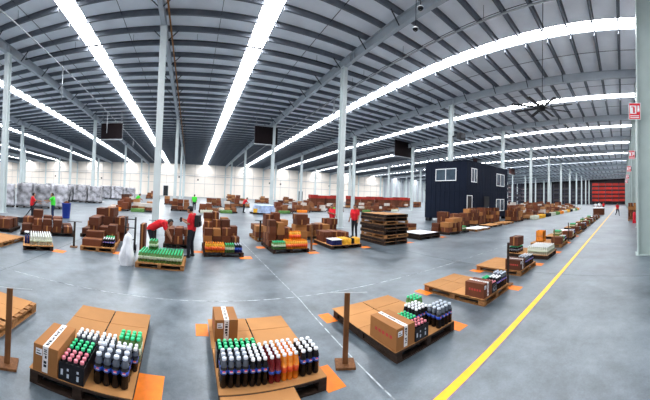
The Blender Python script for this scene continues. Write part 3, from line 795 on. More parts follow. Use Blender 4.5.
# e
f = Fr(3.08, 9.66)
pallet(f, 1.45, 1.75, 'dark pallet with green and orange bottles before cartons', True)
pack(f, .03, .04, ZT - .006, 6, 4, 'green', 'green bottles on the left of the big orange bottle block', near=False)
pack(f, .55, .04, ZT - .006, 10, 6, 'orange_far', 'orange bottles with pale necks in a wide block', near=False, pitch=.086)
pack(f, .80, .30, ZT + .3045, 5, 3, 'orange_far', 'small orange bottle pack stacked on the orange block', near=False, pitch=.086)
heap(f, .0, 1.0, .62, 1.72, PH, 3, 2, lambda i, j, r: (4, 4, 3)[i] + j, 'brown carton in the heap behind the orange bottle block', 'cartons behind the orange bottles', hs=(.22, .25, .27), seed=31)
f2 = Fr(3.05, 12.35)
pallet(f2, 1.3, 1.3, 'pallet under the carton stack left behind the orange bottles')
heap(f2, .02, 1.25, .02, 1.2, PH, 2, 2, lambda i, j, r: 2 + r.choice((0, 1)), 'brown carton in the stack left behind the orange bottles', 'cartons left behind the orange bottles', hs=(.24, .28), seed=37)
f2 = Fr(4.75, 11.65)
heap(f2, 0, .6, 0, .6, 0, 1, 1, 5, 'brown carton in the single column behind the orange bottles', 'single carton column behind the orange bottles', hs=(.24, .28), seed=41)
post(4.74, 9.9, 'thin stand with a white top at the right of the orange bottles', 1.05, rz=.2)
# cartons between e and f
f2 = Fr(5.55, 12.3)
pallet(f2, 1.9, 1.2, 'pallet under low cartons and one raised carton behind the yellow packs', True)
heap(f2, .02, 1.85, .02, 1.15, PH, 4, 2, lambda i, j, r: (2, 2, 2, 3)[i] + (1 if (i == 0 and j) else 0), 'brown carton in the low row behind the yellow packs', 'cartons behind the yellow packs', hs=(.26, .30), seed=43)
# f
f = Fr(5.62, 9.82)
pallet(f, 1.50, 1.75, 'dark pallet with white, yellow and black packs', True)
sheet(f, .0, .0, 1.5, 1.72, PH, 'cardboard sheet under the white and yellow packs')
bag_pack(f, .05, .06, ZT, .50, .55, .22, M['blueb'], 'dark blue pack under white paper in the second row')
sheet(f, .04, .05, .52, .57, ZT + .221, 'white paper over the dark blue pack left of the yellow packs', M['paper'], seam=False)
bag_pack(f, .60, .06, ZT, .42, .62, .26, M['yellowpk'], 'yellow pack in the middle beside the white paper')
bag_pack(f, 1.06, .12, ZT, .16, .50, .24, M['cola'], 'black pack between two yellow packs')
bag_pack(f, 1.26, .06, ZT, .22, .42, .26, M['yellowpk'], 'narrow yellow pack at the right end near the pallet stack')
heap(f, .05, 1.45, .85, 1.70, ZT, 3, 1, 2, 'brown carton at the back of the white and yellow pack pallet', 'cartons behind white and yellow packs', hs=(.20, .24), seed=47)
# tall stack of dark pallets and sheets
zz = 0.0
for k in range(9):
    r = random.Random(50 + k); j = r.uniform(-.05, .05)
    f = Fr(8.22 + j, 9.58 + r.uniform(-.04, .04), r.uniform(-.02, .02))
    lvl = ['bottom', 'second lowest', 'third lowest', 'fourth lowest', 'middle', 'fourth highest', 'third highest', 'second highest', 'topmost'][k]
    pallet(f, 1.48, 1.9, 'dark wooden pallet, %s of the tall pallet stack' % lvl, k % 4 != 2, zz); zz += PH
    if k < 8:
        for q in range(2): sheet(f, .0 + q * .76, .0, .72, 1.88, zz + 0, '%s brown cardboard sheet on the %s pallet of the tall stack' % (('left', 'right')[q], lvl), M['card_sheet'], seam=True)
        zz += .0065
        mm = M['wood_dark']
        sheet(f, .02, .02, 1.44, 1.86, zz, 'dark board lying on the %s pallet of the tall stack' % lvl, mm, seam=False); zz += .0065
        zz += 0
sheet(Fr(8.2, 9.6), .05, .05, 1.4, 1.75, zz, 'light brown cardboard sheet crowning the tall pallet stack', seam=True)
# g
f = Fr(10.85, 9.75)
z0 = 0
for k in range(2):
    pallet(f, 1.7, 1.7, ('lower', 'upper')[k] + ' dark pallet of the low pair right of the tall stack', True, k * PH)
sheet(f, .1, .1, 1.5, 1.4, 2 * PH, 'pale cream board on the low pallet pair right of the tall stack', M['paper'], seam=False)
f2 = Fr(11.2, 11.9)
pallet(f2, 1.75, .9, 'pallet under low cartons behind the cream board', True)
heap(f2, .02, 1.7, .02, .85, PH, 3, 1, lambda i, j, r: (2, 2, 2)[i], 'brown carton in the low row behind the cream board', 'cartons behind the cream board', hs=(.20, .22), seed=53)
# h
f = Fr(13.55, 9.85)
pallet(f, 2.3, 1.5, 'dark pallet with a carton heap under white paper beside the dark office', True)
heap(f, .02, 1.55, .02, 1.45, PH, 3, 2, lambda i, j, r: (2, 3, 3)[i] + (1 if j and i == 1 else 0), 'carton in the heap left below the dark office', 'cartons below the office', hs=(.25, .30), seed=59)
pack(f, 1.70, .10, PH, 5, 5, 'green', 'green bottles on the pallet left below the dark office', near=False)
# bare pallets before the office
pn = ['nearest', 'middle', 'farthest']
for k, (x, y) in enumerate(((16.35, 9.55), (19.3, 9.95), (22.0, 10.0))):
    f = Fr(x, y)
    pallet(f, 2.0, 1.15, '%s bare pallet of three on the floor before the office' % pn[k], k == 1)
    sheet(f, .0, .0, 2.0, 1.15, PH, 'pale board on the %s bare pallet before the office' % pn[k], M['card_sheet'] if k else M['paper'], seam=False)
hp = ['first', 'second', 'third', 'fourth']
for k, (x, y, L) in enumerate(((16.9, 11.6, 3), (19.6, 11.55, 4), (22.2, 11.5, 4), (25.2, 10.2, 4))):
    f = Fr(x, y)
    pallet(f, 1.9, 1.35, 'pallet under the %s carton stack along the office front' % hp[k], True)
    heap(f, .02, 1.85, .02, 1.3, PH, 3, 2, lambda i, j, r, L=L: L - (1 if r.random() < .45 else 0), 'carton in the %s stack along the office front' % hp[k], '%s carton stack by the office' % hp[k], hs=(.28, .33), seed=61 + k)
# orange tape in row 2
for x, y, l in ((1.95, 9.15, 'orange tape mark right of the orange red bottles in the second row'), (.40, 9.9, 'orange tape mark left of the tall carton heap in the second row'), (4.65, 9.55, 'orange tape mark right of the big orange bottle block'), (2.95, 10.8, 'orange tape mark left of the green bottles in the second row'),
                (7.25, 9.75, 'orange tape mark right of the yellow packs'), (5.50, 11.2, 'orange tape mark left behind the white paper pack'), (9.85, 9.6, 'orange tape mark right of the tall pallet stack'), (-2.25, 8.9, 'orange tape mark at the corner of the dark bottle pallet'), (-4.1, 8.1, 'orange tape mark at the corner of the pale bottle pallet'), (12.7, 9.7, 'orange tape mark right of the low pallet pair')):
    floor_tape(x, y, .42, .34, l)

# ---------------------------------------------------------------- dark two-storey office
OX0, OX1, OY0, OY1, OZ0, OZ1 = 20.5, 29.4, 13.1, 17.9, .32, 5.62
of = empty('site_office', (OX0, OY0, 0)); tag(of, 'dark navy two-storey site office with white framed windows', 'office')
ow, od = OX1 - OX0, OY1 - OY0
b = MB().box(0, ow, 0, od, OZ0, OZ1, M['navy']); b.build('body', of)
MB().box(-.04, ow + .04, -.04, od + .04, OZ1, OZ1 + .07, M['navy']).build('roof_edge', of)
MB().box(-.03, ow + .03, -.03, od + .03, (OZ0 + OZ1) / 2 - .05, (OZ0 + OZ1) / 2 + .05, M['navy']).build('floor_band', of)
for u in (.3, ow / 2, ow - .3):
    for v in (.3, od - .3): MB().box(u - .25, u + .25, v - .25, v + .25, 0, OZ0, M['black']).build('footing', of)
for u in [k * .55 + .2 for k in range(int(ow / .55))]: put('cladding_rib', shared('crib', lambda: MB().box(-.03, .03, -.02, 0, OZ0 + .05, OZ1 - .05, M['navy']).mesh('cladding_rib')), of, (u, 0, 0))
for v in [k * .55 + .2 for k in range(int(od / .55))]: put('cladding_rib', shared('crib2', lambda: MB().box(-.02, 0, -.03, .03, OZ0 + .05, OZ1 - .05, M['navy']).mesh('cladding_rib')), of, (0, v, 0))
def oz_window(face, a, b_, z0, z1, panes=2, name='window', fill='glass'):
    """window on the front (v=0) or left (u=0) face: frame bars + panes"""
    def bx(p0, p1, q0, q1, o0, o1, m):
        return MB().box(p0, p1, o0, o1, q0, q1, m) if face == 'front' else MB().box(o0, o1, p0, p1, q0, q1, m)
    t = .07
    fo = bx(a, b_, z0, z0 + t, -.06, -.02, M['frame']); 
    def add(p0, p1, q0, q1):
        if face == 'front': fo.box(p0, p1, -.06, -.02, q0, q1, M['frame'])
        else: fo.box(-.06, -.02, p0, p1, q0, q1, M['frame'])
    add(a, b_, z1 - t, z1); add(a, a + t, z0 + t, z1 - t); add(b_ - t, b_, z0 + t, z1 - t)
    for k in range(1, panes): c = a + (b_ - a) * k / panes; add(c - t / 2, c + t / 2, z0 + t, z1 - t)
    w_ = fo.build(name, of)
    for k in range(panes):
        p0 = a + (b_ - a) * k / panes + t * .6; p1 = a + (b_ - a) * (k + 1) / panes - t * .6
        bx(p0, p1, z0 + t, z1 - t, -.035, -.022, M[fill]).build('pane', w_)
    return w_
oz_window('left', 1.1, 3.5, 3.85, 5.0, 2)
oz_window('front', .75, 1.75, 3.75, 5.05, 2)
oz_window('front', 5.9, 7.9, 3.65, 5.0, 2)
oz_window('front', 5.9, 7.9, .95, 2.25, 2)
oz_window('front', .0 + .06, .95, .36, 2.55, 1, 'door_frame', 'black')
dr = MB().box(3.2, 4.25, -.05, -.02, .36, 2.5, M['black']).build('door', of)
MB().box(4.05, 4.1, -.09, -.05, 1.3, 1.42, M['frame']).build('handle', dr)

# ---------------------------------------------------------------- people
def capsule(bm, a, b_, r0, r1, n=12):
    a = Vector(a); b_ = Vector(b_); d = b_ - a; L = max(d.length, 1e-4); d.normalize()
    u = d.orthogonal().normalized(); v = d.cross(u); rings = []
    for t, rr, off in ((0, .0, -r0), (0, .6, -r0 * .8), (0, 1, 0), (1, 1, 0), (1, .6, r1 * .8), (1, 0, r1)):
        c = a + d * (L * t + off); R = (r0 if t == 0 else r1) * rr
        if rr == 0: rings.append([bm.verts.new(c)])
        else: rings.append([bm.verts.new(c + (u * math.cos(6.28318 * i / n) + v * math.sin(6.28318 * i / n)) * R) for i in range(n)])
    for p, q in zip(rings, rings[1:]):
        for i in range(n):
            j = (i + 1) % n
            if len(p) == 1: bm.faces.new((p[0], q[j], q[i]))
            elif len(q) == 1: bm.faces.new((p[i], p[j], q[0]))
            else: bm.faces.new((p[i], p[j], q[j], q[i]))
def ellipsoid(bm, c, r):
    mt = Matrix.Translation(c) @ Matrix.Diagonal((*r, 1)); bmesh.ops.create_uvsphere(bm, u_segments=16, v_segments=12, radius=1, matrix=mt)

def person(x, y, rz, label, pose='stand', shirt='shirt_red', pants='trousers', scale=1.0, voxel=.02, fingers=False, extras=(), z=0.0, group=None):
    V = Vector
    P = dict(pel=V((0, 0, .95)), che=V((0, .02, 1.25)), nek=V((0, .02, 1.42)), hed=V((0, .05, 1.57)),
             ls=V((-.185, 0, 1.38)), rs=V((.185, 0, 1.38)), le=V((-.25, .02, 1.10)), re=V((.25, .02, 1.10)), lh=V((-.26, .12, .88)), rh=V((.26, .12, .88)),
             lk=V((-.10, .03, .50)), rk=V((.10, .03, .50)), la=V((-.11, -.02, .08)), ra=V((.11, -.02, .08)))
    if pose == 'phone':
        P.update(le=V((-.24, .04, 1.12)), lh=V((-.08, .32, 1.20)), re=V((.24, .05, 1.12)), rh=V((.05, .33, 1.22)), hed=V((0, .09, 1.56)), lk=V((-.1, .06, .5)), la=V((-.12, .04, .08)))
    elif pose == 'bend':
        P.update(pel=V((0, -.08, .92)), che=V((0, .22, 1.10)), nek=V((0, .42, 1.16)), hed=V((0, .57, 1.14)), ls=V((-.18, .36, 1.14)), rs=V((.18, .36, 1.14)),
                 le=V((-.22, .46, .88)), re=V((.22, .46, .88)), lh=V((-.16, .58, .66)), rh=V((.14, .60, .64)), lk=V((-.11, .02, .50)), rk=V((.12, .02, .50)))
    elif pose == 'lean':
        P.update(che=V((0, .12, 1.22)), nek=V((0, .22, 1.36)), hed=V((0, .32, 1.46)), ls=V((-.18, .18, 1.32)), rs=V((.18, .18, 1.32)),
                 le=V((-.25, .32, 1.10)), re=V((.25, .32, 1.10)), lh=V((-.16, .52, 1.0)), rh=V((.16, .52, 1.0)))
    elif pose == 'walk':
        P.update(lk=V((-.10, .24, .52)), la=V((-.10, .30, .09)), rk=V((.10, -.05, .48)), ra=V((.10, -.42, .16)), le=V((-.25, -.12, 1.12)), lh=V((-.25, -.10, .9)), re=V((.25, .12, 1.12)), rh=V((.22, .32, .95)))
    elif pose == 'reach':
        P.update(le=V((-.27, .22, 1.22)), lh=V((-.18, .48, 1.18)), re=V((.27, .15, 1.16)), rh=V((.2, .42, 1.08)), hed=V((0, .08, 1.56)))
    seg = []                                  # (a, b, ra, rb, tag)
    def add(a, b_, ra, rb, t): seg.append((V(a), V(b_), ra * (1.12 if t != 'skin' else 1.0), rb * (1.12 if t != 'skin' else 1.0), t))
    pel, che, nek, hed = P['pel'], P['che'], P['nek'], P['hed']
    for s in (-1, 1):
        o = V((s * .07, 0, 0)); add(pel + o, che + o * 1.1, .115, .12, shirt); add(che + o * 1.1, nek + V((s * .09, 0, -.06)), .12, .075, shirt)
        hip = pel + V((s * .09, 0, -.04)); k = P['lk' if s < 0 else 'rk']; a = P['la' if s < 0 else 'ra']
        add(hip, k, .098, .062, pants); add(k, a, .062, .046, pants)
        add(a + V((0, -.03, -.03)), a + V((s * .015, .16, -.045)), .042, .034, 'shoe')
        sh, e, h = P['ls' if s < 0 else 'rs'], P['le' if s < 0 else 're'], P['lh' if s < 0 else 'rh']
        m_ = sh.lerp(e, .72); add(nek + V((s * .05, 0, -.05)), sh, .07, .066, shirt); add(sh, m_, .066, .056, shirt); add(m_, e, .046, .042, 'skin'); add(e, h, .042, .028, 'skin')
        d = (h - e).normalized(); side = d.cross(V((0, 0, 1)))
        side = side.normalized() if side.length > .1 else V((1, 0, 0)); up = side.cross(d)
        add(h, h + d * .07, .034, .036, 'skin')
        for q in range(4):
            base = h + d * .08 + side * (.018 * (q - 1.5)); L = (.050, .062, .058, .044)[q]
            add(base, base + d * L * .6 - up * .012, .0105, .0095, 'skin'); add(base + d * L * .6 - up * .012, base + d * L - up * .035, .0095, .008, 'skin')
        add(h + d * .02 - side * s * .03, h + d * .06 - side * s * .058 - up * .01, .012, .010, 'skin')
    add(nek, hed, .055, .055, 'skin')
    bm = bmesh.new()
    for a, b_, ra, rb, t in seg: capsule(bm, a, b_, ra, rb)
    fw = (V((0, 1, 0)) if pose not in ('bend', 'lean') else V((0, .8, -.55)).normalized())
    upv = V((0, 0, 1)) if pose not in ('bend', 'lean') else V((0, .55, .8)).normalized()
    ellipsoid(bm, hed, (.077, .094, .115)); ellipsoid(bm, hed + fw * .095 - upv * .015, (.014, .018, .022))
    ellipsoid(bm, hed + fw * .05 - upv * .085, (.045, .04, .035))
    for s in (-1, 1): ellipsoid(bm, hed + V((s * .078, 0, 0)), (.012, .022, .032))
    seg.append((hed, hed + upv * .02, .09, .09, 'skin'))
    me = bpy.data.meshes.new('person'); bm.to_mesh(me); bm.free()
    o = bpy.data.objects.new('person', me); COL.objects.link(o)
    md = o.modifiers.new('r', 'REMESH'); md.mode = 'VOXEL'; md.voxel_size = voxel; md.use_smooth_shade = True
    ms = o.modifiers.new('s', 'SMOOTH'); ms.factor = .5; ms.iterations = 2
    dg = bpy.context.evaluated_depsgraph_get(); ev = o.evaluated_get(dg)
    m2 = bpy.data.meshes.new_from_object(ev); o.modifiers.clear(); o.data = m2; bpy.data.meshes.remove(me)
    m2.name = 'person'; m2.materials.clear()
    names = [shirt, pants, 'skin', 'shoe']
    for n_ in names: m2.materials.append(M[n_])
    for p in m2.polygons:
        c = p.center; best = None
        for a, b_, ra, rb, t in seg:
            d = b_ - a; tt = max(0, min(1, (c - a).dot(d) / max(d.length_squared, 1e-9))); q = (c - a - d * tt).length - (ra + (rb - ra) * tt)
            if best is None or q < best[0]: best = (q, t)
        p.material_index = names.index(best[1]); p.use_smooth = True
    o.location = (x, y, z); o.rotation_euler = (0, 0, rz); o.scale = (scale,) * 3
    tag(o, label, 'person', group)
    hb = bmesh.new(); ellipsoid(hb, V((0, 0, 0)), (.088, .104, .118))
    for v in list(hb.verts):
        if v.co.y > .035 and v.co.z < .045 or v.co.z < -.075: hb.verts.remove(v)
    hm = bpy.data.meshes.new('hair'); hb.to_mesh(hm); hb.free(); hm.materials.append(M['hair'])
    for p in hm.polygons: p.use_smooth = True
    ho = put('hair', hm, o, hed + upv * .012 - fw * .006)
    if pose in ('bend', 'lean'): ho.rotation_euler = (-.6, 0, 0)
    for s in (-1, 1):
        eb = bmesh.new(); ellipsoid(eb, hed + fw * .083 + V((s * .03, 0, 0)) + upv * .005, (.010, .008, .007)); em = bpy.data.meshes.new('eye'); eb.to_mesh(em); eb.free(); em.materials.append(M['hair']); put('eye', em, o)
    mb_ = bmesh.new(); ellipsoid(mb_, hed + fw * .083 - upv * .055, (.022, .008, .006)); mm_ = bpy.data.meshes.new('mouth'); mb_.to_mesh(mm_); mb_.free(); mm_.materials.append(M['redprint']); put('mouth', mm_, o)
    for kind in extras:
        if kind == 'cap': MB().lathe([(.094, .03), (.094, .06), (.07, .115), (.02, .13)], [M['black']] * 4, 12).box(-.05, .05, .06, .16, .035, .045, M['black']).build('cap', o, hed)
        if kind == 'backpack': MB().box(-.14, .14, -.26, -.125, 1.02, 1.40, M['black']).box(-.10, .10, -.30, -.26, 1.05, 1.2, M['black']).build('backpack', o)
        if kind == 'stripe': MB().box(-.13, .13, -.118, -.112, 1.26, 1.31, M['paper']).build('back_stripe', o)
    return o
HP = math.pi / 2
person(.10, 9.55 - .45, HP - .35, 'standing person in red shirt and black trousers looking at a phone', 'phone', voxel=.012, extras=('backpack', 'cap'), scale=1.0)
ph = tag(MB().box(-.04, .04, -.006, .006, 0, .15, M['black']).build('phone', None, (-.27, 9.02 - .0, 1.16), .6), 'dark phone held by the standing person in red', 'phone')
person(-1.18, 9.02, -HP, 'bending person in red shirt reaching down to the green bottles', 'bend', voxel=.012, scale=.98)
person(-8.62, 13.35, -HP + .7, 'person in red shirt and dark trousers left of the one in green', 'reach', scale=.98)
person(-8.0, 14.75, HP + .3, 'person in bright green vest talking beside the red shirt at the left', 'reach', 'shirt_green', 'trousers_blue', scale=.98)
person(8.20, 14.4, HP + .3, 'person in red shirt at the white column behind the cartons', 'phone', scale=.98)
person(9.05, 15.9, HP + 2, 'person in bright green vest partly hidden by the red shirt at the column', 'stand', 'shirt_green', scale=.98)
person(8.45, 12.35, 2.0, 'person in red shirt with a white back stripe beside the tall pallet stack', 'stand', extras=('stripe',), scale=1.04)
person(5.6, 28.3, -HP, 'person in red shirt bending over the pale blue bundle in the third row', 'lean', scale=1.02)
person(-5.2, 26.35, -HP, 'person in green vest leaning over cartons in the third row left', 'lean', 'shirt_green', scale=1.0)
person(.45, 29.3, 0, 'person in green vest behind the third row cartons near the middle', 'stand', 'shirt_green', scale=1.0)
person(38.6, .75, HP + .5, 'person in red shirt walking on the open floor right of the yellow line', 'walk', scale=1.04)
person(50.5, 5.0, HP, 'person in white shirt standing far down the front row', 'stand', 'shirt_white', scale=1.0)
person(54.0, 4.6, HP, 'person in white top right of the other white shirt far away', 'stand', 'shirt_white', scale=1.05)
person(57.0, 4.0, HP, 'person in red shirt far away beside the white shirts', 'stand', scale=1.0)
person(31.9, 14.6, HP, 'person in red shirt right of the office behind the cartons', 'stand', scale=1.08)
# blue bin with a dark pole
bb = empty('bin', (-7.75, 16.1, 0)); tag(bb, 'tall blue bin with a dark stick standing on the open floor at the left', 'bin')
MB().lathe([(.22, 0), (.25, .05), (.30, .92), (.33, .95), (.33, .99), (.27, .99), (.25, .6)], [M['bluebin']] * 7, 14).build('body', bb)
MB().lathe([(.26, .93), (.2, 1.02), (.05, 1.12)], [M['card_dark']] * 3, 10).build('contents', bb)
MB().tube((.15, 0, .9), (.24, 0, 1.75), .045, .03, M['black']).build('stick', bb)

# ---------------------------------------------------------------- wrapped loads at the left back
def wrapped(x, y, rz, w, d, h, label, seed):
    r = random.Random(seed); b = bmesh.new(); bmesh.ops.create_cube(b, size=1); bmesh.ops.subdivide_edges(b, edges=b.edges[:], cuts=7, use_grid_fill=True)
    for v in b.verts:
        a = v.co.copy(); q = 1 + .035 * math.sin(13 * a.z + seed) + .03 * r.uniform(-1, 1) - .10 * max(0, a.z) ** 2
        v.co = Vector((a.x * w * q, a.y * d * q, (a.z + .5) * h + (.05 * r.uniform(-1, 1) if a.z > .45 else 0) + PH))
    me = bpy.data.meshes.new('wrap'); b.to_mesh(me); b.free(); me.materials.append(M['wrap'])
    for p in me.polygons: p.use_smooth = True
    o = empty('wrapped_load', (x, y, 0), rz); tag(o, label, 'wrapped load', 'stretch wrapped loads at the left'); put('wrap', me, o)
    b = MB()
    for u in (-.45, 0, .45): b.box(u * w - .06, u * w + .06, -d / 2, d / 2, 0, PH - .03, M['wood_dark'])
    b.box(-w / 2, w / 2, -d / 2, d / 2, PH - .03, PH - .002, M['wood_dark']); b.build('pallet_base', o)
pos = ['first', 'second', 'third', 'fourth', 'fifth', 'sixth', 'seventh', 'eighth', 'ninth']
for k in range(5): wrapped(-16.6 + k * 1.32, 18.6 + k * .85, .57, 1.35, 1.3, 1.95 - .1 * (k % 2), 'grey wrapped load, %s from the left in the nearer group' % pos[k], k)
for k in range(6): wrapped(-20.4 + k * 1.75, 30.6 + k * .35, .15, 1.6, 1.4, 2.0 - .12 * (k % 2), 'grey wrapped load, %s from the left in the second group' % pos[k], 20 + k)
for k in range(8): wrapped(-23.6 + k * 1.95, 42.8 + k * .2, .05, 1.75, 1.5, 2.0 - .15 * (k % 3 == 1), 'grey wrapped load, %s from the left in the farthest group by the wall' % pos[k], 40 + k)

# ---------------------------------------------------------------- third row and beyond
FARB = MB()
for nm_, c_ in (('far_carton_red', (.16, .045, .018)), ('far_carton_brown', (.22, .085, .032)), ('far_carton_dark', (.07, .026, .014)), ('far_carton_tan', (.38, .18, .07)), ('far_carton_pale', (.60, .55, .50))): M[nm_] = mat(nm_, c_, .75, 0, .15, 2)
def far_load(x, y, n, L, seed, where, m=None, w=1.5, d=1.3, top=None, dark=True):
    f = Fr(x, y); r = random.Random(seed)
    pallet(f, w, d, 'pallet under %s' % where, dark, full=False)
    cu, cv = (w - .06) / n, (d - .06) / 2
    for i in range(n):
        for j in range(2):
            zz = PH
            for l in range(L(i, j, r)):
                bw, bd, bh = cu * r.choice((.8, .9, .97)), cv * r.choice((.8, .9, .97)), r.choice((.28, .33, .38))
                u0 = x + .03 + i * cu + (cu - bw) * r.random(); v0 = y + .03 + j * cv + (cv - bd) * r.random()
                FARB.box(u0, u0 + bw, v0, v0 + bd, zz, zz + bh, M[r.choice(('far_carton_red', 'far_carton_brown', 'far_carton_red', 'far_carton_dark', 'far_carton_brown', 'far_carton_tan', 'far_carton_pale') if r.random() < .8 else ('far_carton_red',))]); zz += bh
    if top:
        bag_pack(f, .1, -.55, 0, 1.2, .42, .32, M[top], dict(green='green', greenb='green', orangeb='orange', waterb='pale', yellowpk='yellow')[top] + ' pack before ' + where)
words = ['first', 'second', 'third', 'fourth', 'fifth', 'sixth', 'seventh', 'eighth', 'ninth', 'tenth', 'eleventh', 'twelfth', 'thirteenth', 'fourteenth', 'fifteenth', 'sixteenth']
R3 = [(-7.4, 24.2, 'orangeb'), (-5.3, 24.4, 'greenb'), (-1.9, 27.3, None), (.9, 26.6, 'waterb'), (2.9, 27.4, 'greenb'), (9.4, 28.6, 'greenb'), (12.2, 30.2, 'orangeb'), (14.9, 31.2, None), (17.7, 31.3, None), (22.3, 31.2, 'greenb'), (25.0, 31.2, None), (27.8, 31.3, 'waterb')]
for k, (x, y, t) in enumerate(R3): far_load(x, y, 3, lambda i, j, r: r.choice((1, 2, 3, 3)) if j else r.choice((1, 2)), 100 + k, 'the %s heap from the left in the third row' % words[k], None, 1.9, 1.5, t)
# pale blue bundle
bu = empty('bundle', (7.6, 27.6, 0)); tag(bu, 'pale blue and white folded bundle on a dark pallet in the third row', 'bundle')
MB().box(-1.35, 1.35, -.7, .7, 0, .14, M['wood_dark']).build('base', bu)
mb1 = mat('pale_blue_cloth', (.42, .52, .72), .6, 0, .3, 3, .6, 9)
b = MB()
for k in range(6):
    s = 1.15 - k * .03
    b.lathe([(s, .14 + k * .13), (s + .06, .17 + k * .13), (s + .06, .24 + k * .13), (s, .269 + k * .13)], [mb1] * 4, 16)
b.build('folded_cloth', bu)
MB().box(-1.25, -.85, -.75, -.55, .15, .55, M['yellowpk']).build('yellow_strap', bu)
# rows behind (smaller in the picture)
R4 = [(-9.5, 36.0), (-3.5, 37), (2.2, 37), (6.2, 37.5), (12.4, 38.5), (16.6, 39), (21.0, 40), (26, 40.5), (31, 41), (35.5, 41), (40, 41.5), (44.5, 41.8)]
for k, (x, y) in enumerate(R4): far_load(x, y, 3, lambda i, j, r: r.choice((1, 2, 3)), 140 + k, 'the %s heap from the left in the fourth row' % words[k], None, 2.1, 1.5)
R5 = [(-8.5, 52), (7, 52), (13, 53), (19, 53), (25, 54)]
for k, (x, y) in enumerate(R5): far_load(x, y, 3, lambda i, j, r: r.choice((2, 3, 4)), 160 + k, 'the %s heap from the left near the back wall' % words[k], None, 2.6, 1.6)
# red stacks near the back wall
for k, (x, y) in enumerate(((23.0, 46.5), (26.4, 46.8), (31.5, 46.8), (35.2, 46.8), (39, 46.8), (42.8, 46.8), (46.6, 46.8))):
    o = empty('red_stack', (x, y, 0)); tag(o, 'red covered stack, %s from the left of the red row near the back wall' % words[k], 'stack', 'red stacks near the back wall')
    MB().box(-1.5, 1.5, -.6, .6, 0, .14, M['wood_dark']).build('base', o)
    b = MB()
    for q in range(3): MB().box(-1.45 + q * .98, -.52 + q * .98, -.55, .55, .14, 1.5, M['card_dark']).build('lower_carton', o)
    for q in range(2): MB().box(-1.5 + q * 1.52, -.02 + q * 1.52, -.6, .6, 1.502 + .0, 2.15 - .12 * ((k + q) % 2), M['rackred']).build('red_cover', o)

# ---------------------------------------------------------------- dense carton rows to the right, beyond the office
k = 0
for ri, (yy, xs, nm) in enumerate(((10.3, [28.9 + 2.7 * i for i in range(13)], 'front'), (13.4, [33.6 + 3.0 * i for i in range(10)], 'second'), (16.9, [34.6 + 3.4 * i for i in range(9)], 'third'), (20.6, [31.5 + 4.0 * i for i in range(8)], 'rear'))):
    for i, x in enumerate(xs):
        k += 1
        hi = 5 if ri else 4
        wn = 'the %s pile from the left, %s row beyond the office' % (words[i], nm)
        if any(abs(x + .9 - cx) < 1.3 and abs(yy + .7 - cy) < 1.1 for cx in RAFTERS for cy in ROWS): yy2 = yy + (1.3 if yy + .7 > 15.3 else -1.25)
        else: yy2 = yy
        far_load(x, yy2, 2, lambda i_, j_, r, hi=hi: r.choice((hi - 2, hi - 1, hi)) if j_ else r.choice((1, 2, 3)), 200 + k, wn, None if i % 3 else M['card'], 1.9, 1.35)
        if ri == 0: bag_pack(Fr(x, yy2), .1, -.75, 0, 1.6, .6, .45, M[('waterb', 'yellowpk', 'cola', 'waterb', 'greenb', 'orangeb')[i % 6]], 'bottle pack before %s' % wn)
# brown carton tower and extinguisher by the right columns
f = Fr(29.0, -1.75)
pallet(f, 1.5, 1.2, 'pallet under the brown carton tower at the right wall')
heap(f, .02, 1.48, .02, 1.18, PH, 2, 2, 5, 'brown carton of the tower at the right wall', 'carton tower at the right wall', hs=(.33, .36), seed=301)
fx = empty('fire_extinguisher', (26.4, -1.1, .3)); tag(fx, 'red fire extinguisher on a red stand beside the right wall', 'extinguisher')
MB().box(-.17, .17, -.17, .17, -.3, .0, M['signred']).build('stand', fx)
MB().lathe([(.13, 0), (.15, .03), (.15, .62), (.09, .72), (.035, .75)], [M['signred']] * 5, 14).build('cylinder', fx)
MB().lathe([(.035, .75), (.04, .82)], [M['black']] * 2, 8).box(-.02, .16, -.02, .02, .82, .86, M['black']).build('valve', fx); MB().tube((.06, 0, .8), (.18, -.05, .3), .018, .018, M['black']).build('hose', fx)

tag(FARB.build('cardboard_boxes'), 'many brown cartons heaped on the far pallets', 'boxes', kind='stuff')

# ---------------------------------------------------------------- pallet racks at the far right end
def rack(x, y, rz, bays, label, levels, beam, load, H=9.5, bw=2.7, seed=0, fillp=.8):
    r = random.Random(seed); o = empty('pallet_rack', (x, y, 0), rz); tag(o, label, 'rack')
    for i in range(bays + 1):
        for v in (-.5, .5): put('upright', shared(('up', H, beam), lambda: MB().box(-.06, .06, -.05, .05, 0, H, M['rackblue']).mesh('upright')), o, (i * bw, v, 0))
    for i in range(bays):
        for z in levels:
            for v in (-.52, .52): put('beam', shared(('bm', bw, beam), lambda: MB().box(.06, bw - .06, -.03, .03, -.09, .09, M[beam]).mesh('beam')), o, (i * bw, v, z))
            if r.random() < fillp: put('rack_load', shared(('ld', load, bw), lambda: MB().box(.15, bw - .15, -.45, .45, .09, 1.05, M[load]).mesh('rack_load')), o, (i * bw, 0, z))
    return o
LV = [1.6, 3.4, 5.2, 7.0, 8.8]
rack(126.5, 14.2, -HP, 5, 'tall red pallet rack at the far end of the yellow line', LV, 'rackred', 'rackred', seed=1, fillp=.95, bw=3.1)
M['darkload'] =  mat('dark_load', (.04, .036, .04), .6, 0, .4, 1.2, rand=.4); M['pinkload'] = mat('pale_pink_load', (.42, .30, .32), .6, 0, .3, 1.2)
for k in range(5): rack(127.5 + (k % 2), 60 - k * 9, -HP, 3, 'dark pallet rack at the far end, %s from the left' % words[k], LV[:4], 'rackblue', 'darkload', seed=5 + k, fillp=.85)
for k in range(7): rack(70 + k * 8.2, 46 - (k % 2) * .4, 0, 2, 'dark pallet rack in the row behind the carton piles, %s from the left' % words[k], LV[:4], 'rackblue' if k % 2 else 'pinkload', 'darkload', seed=15 + k, fillp=.7)

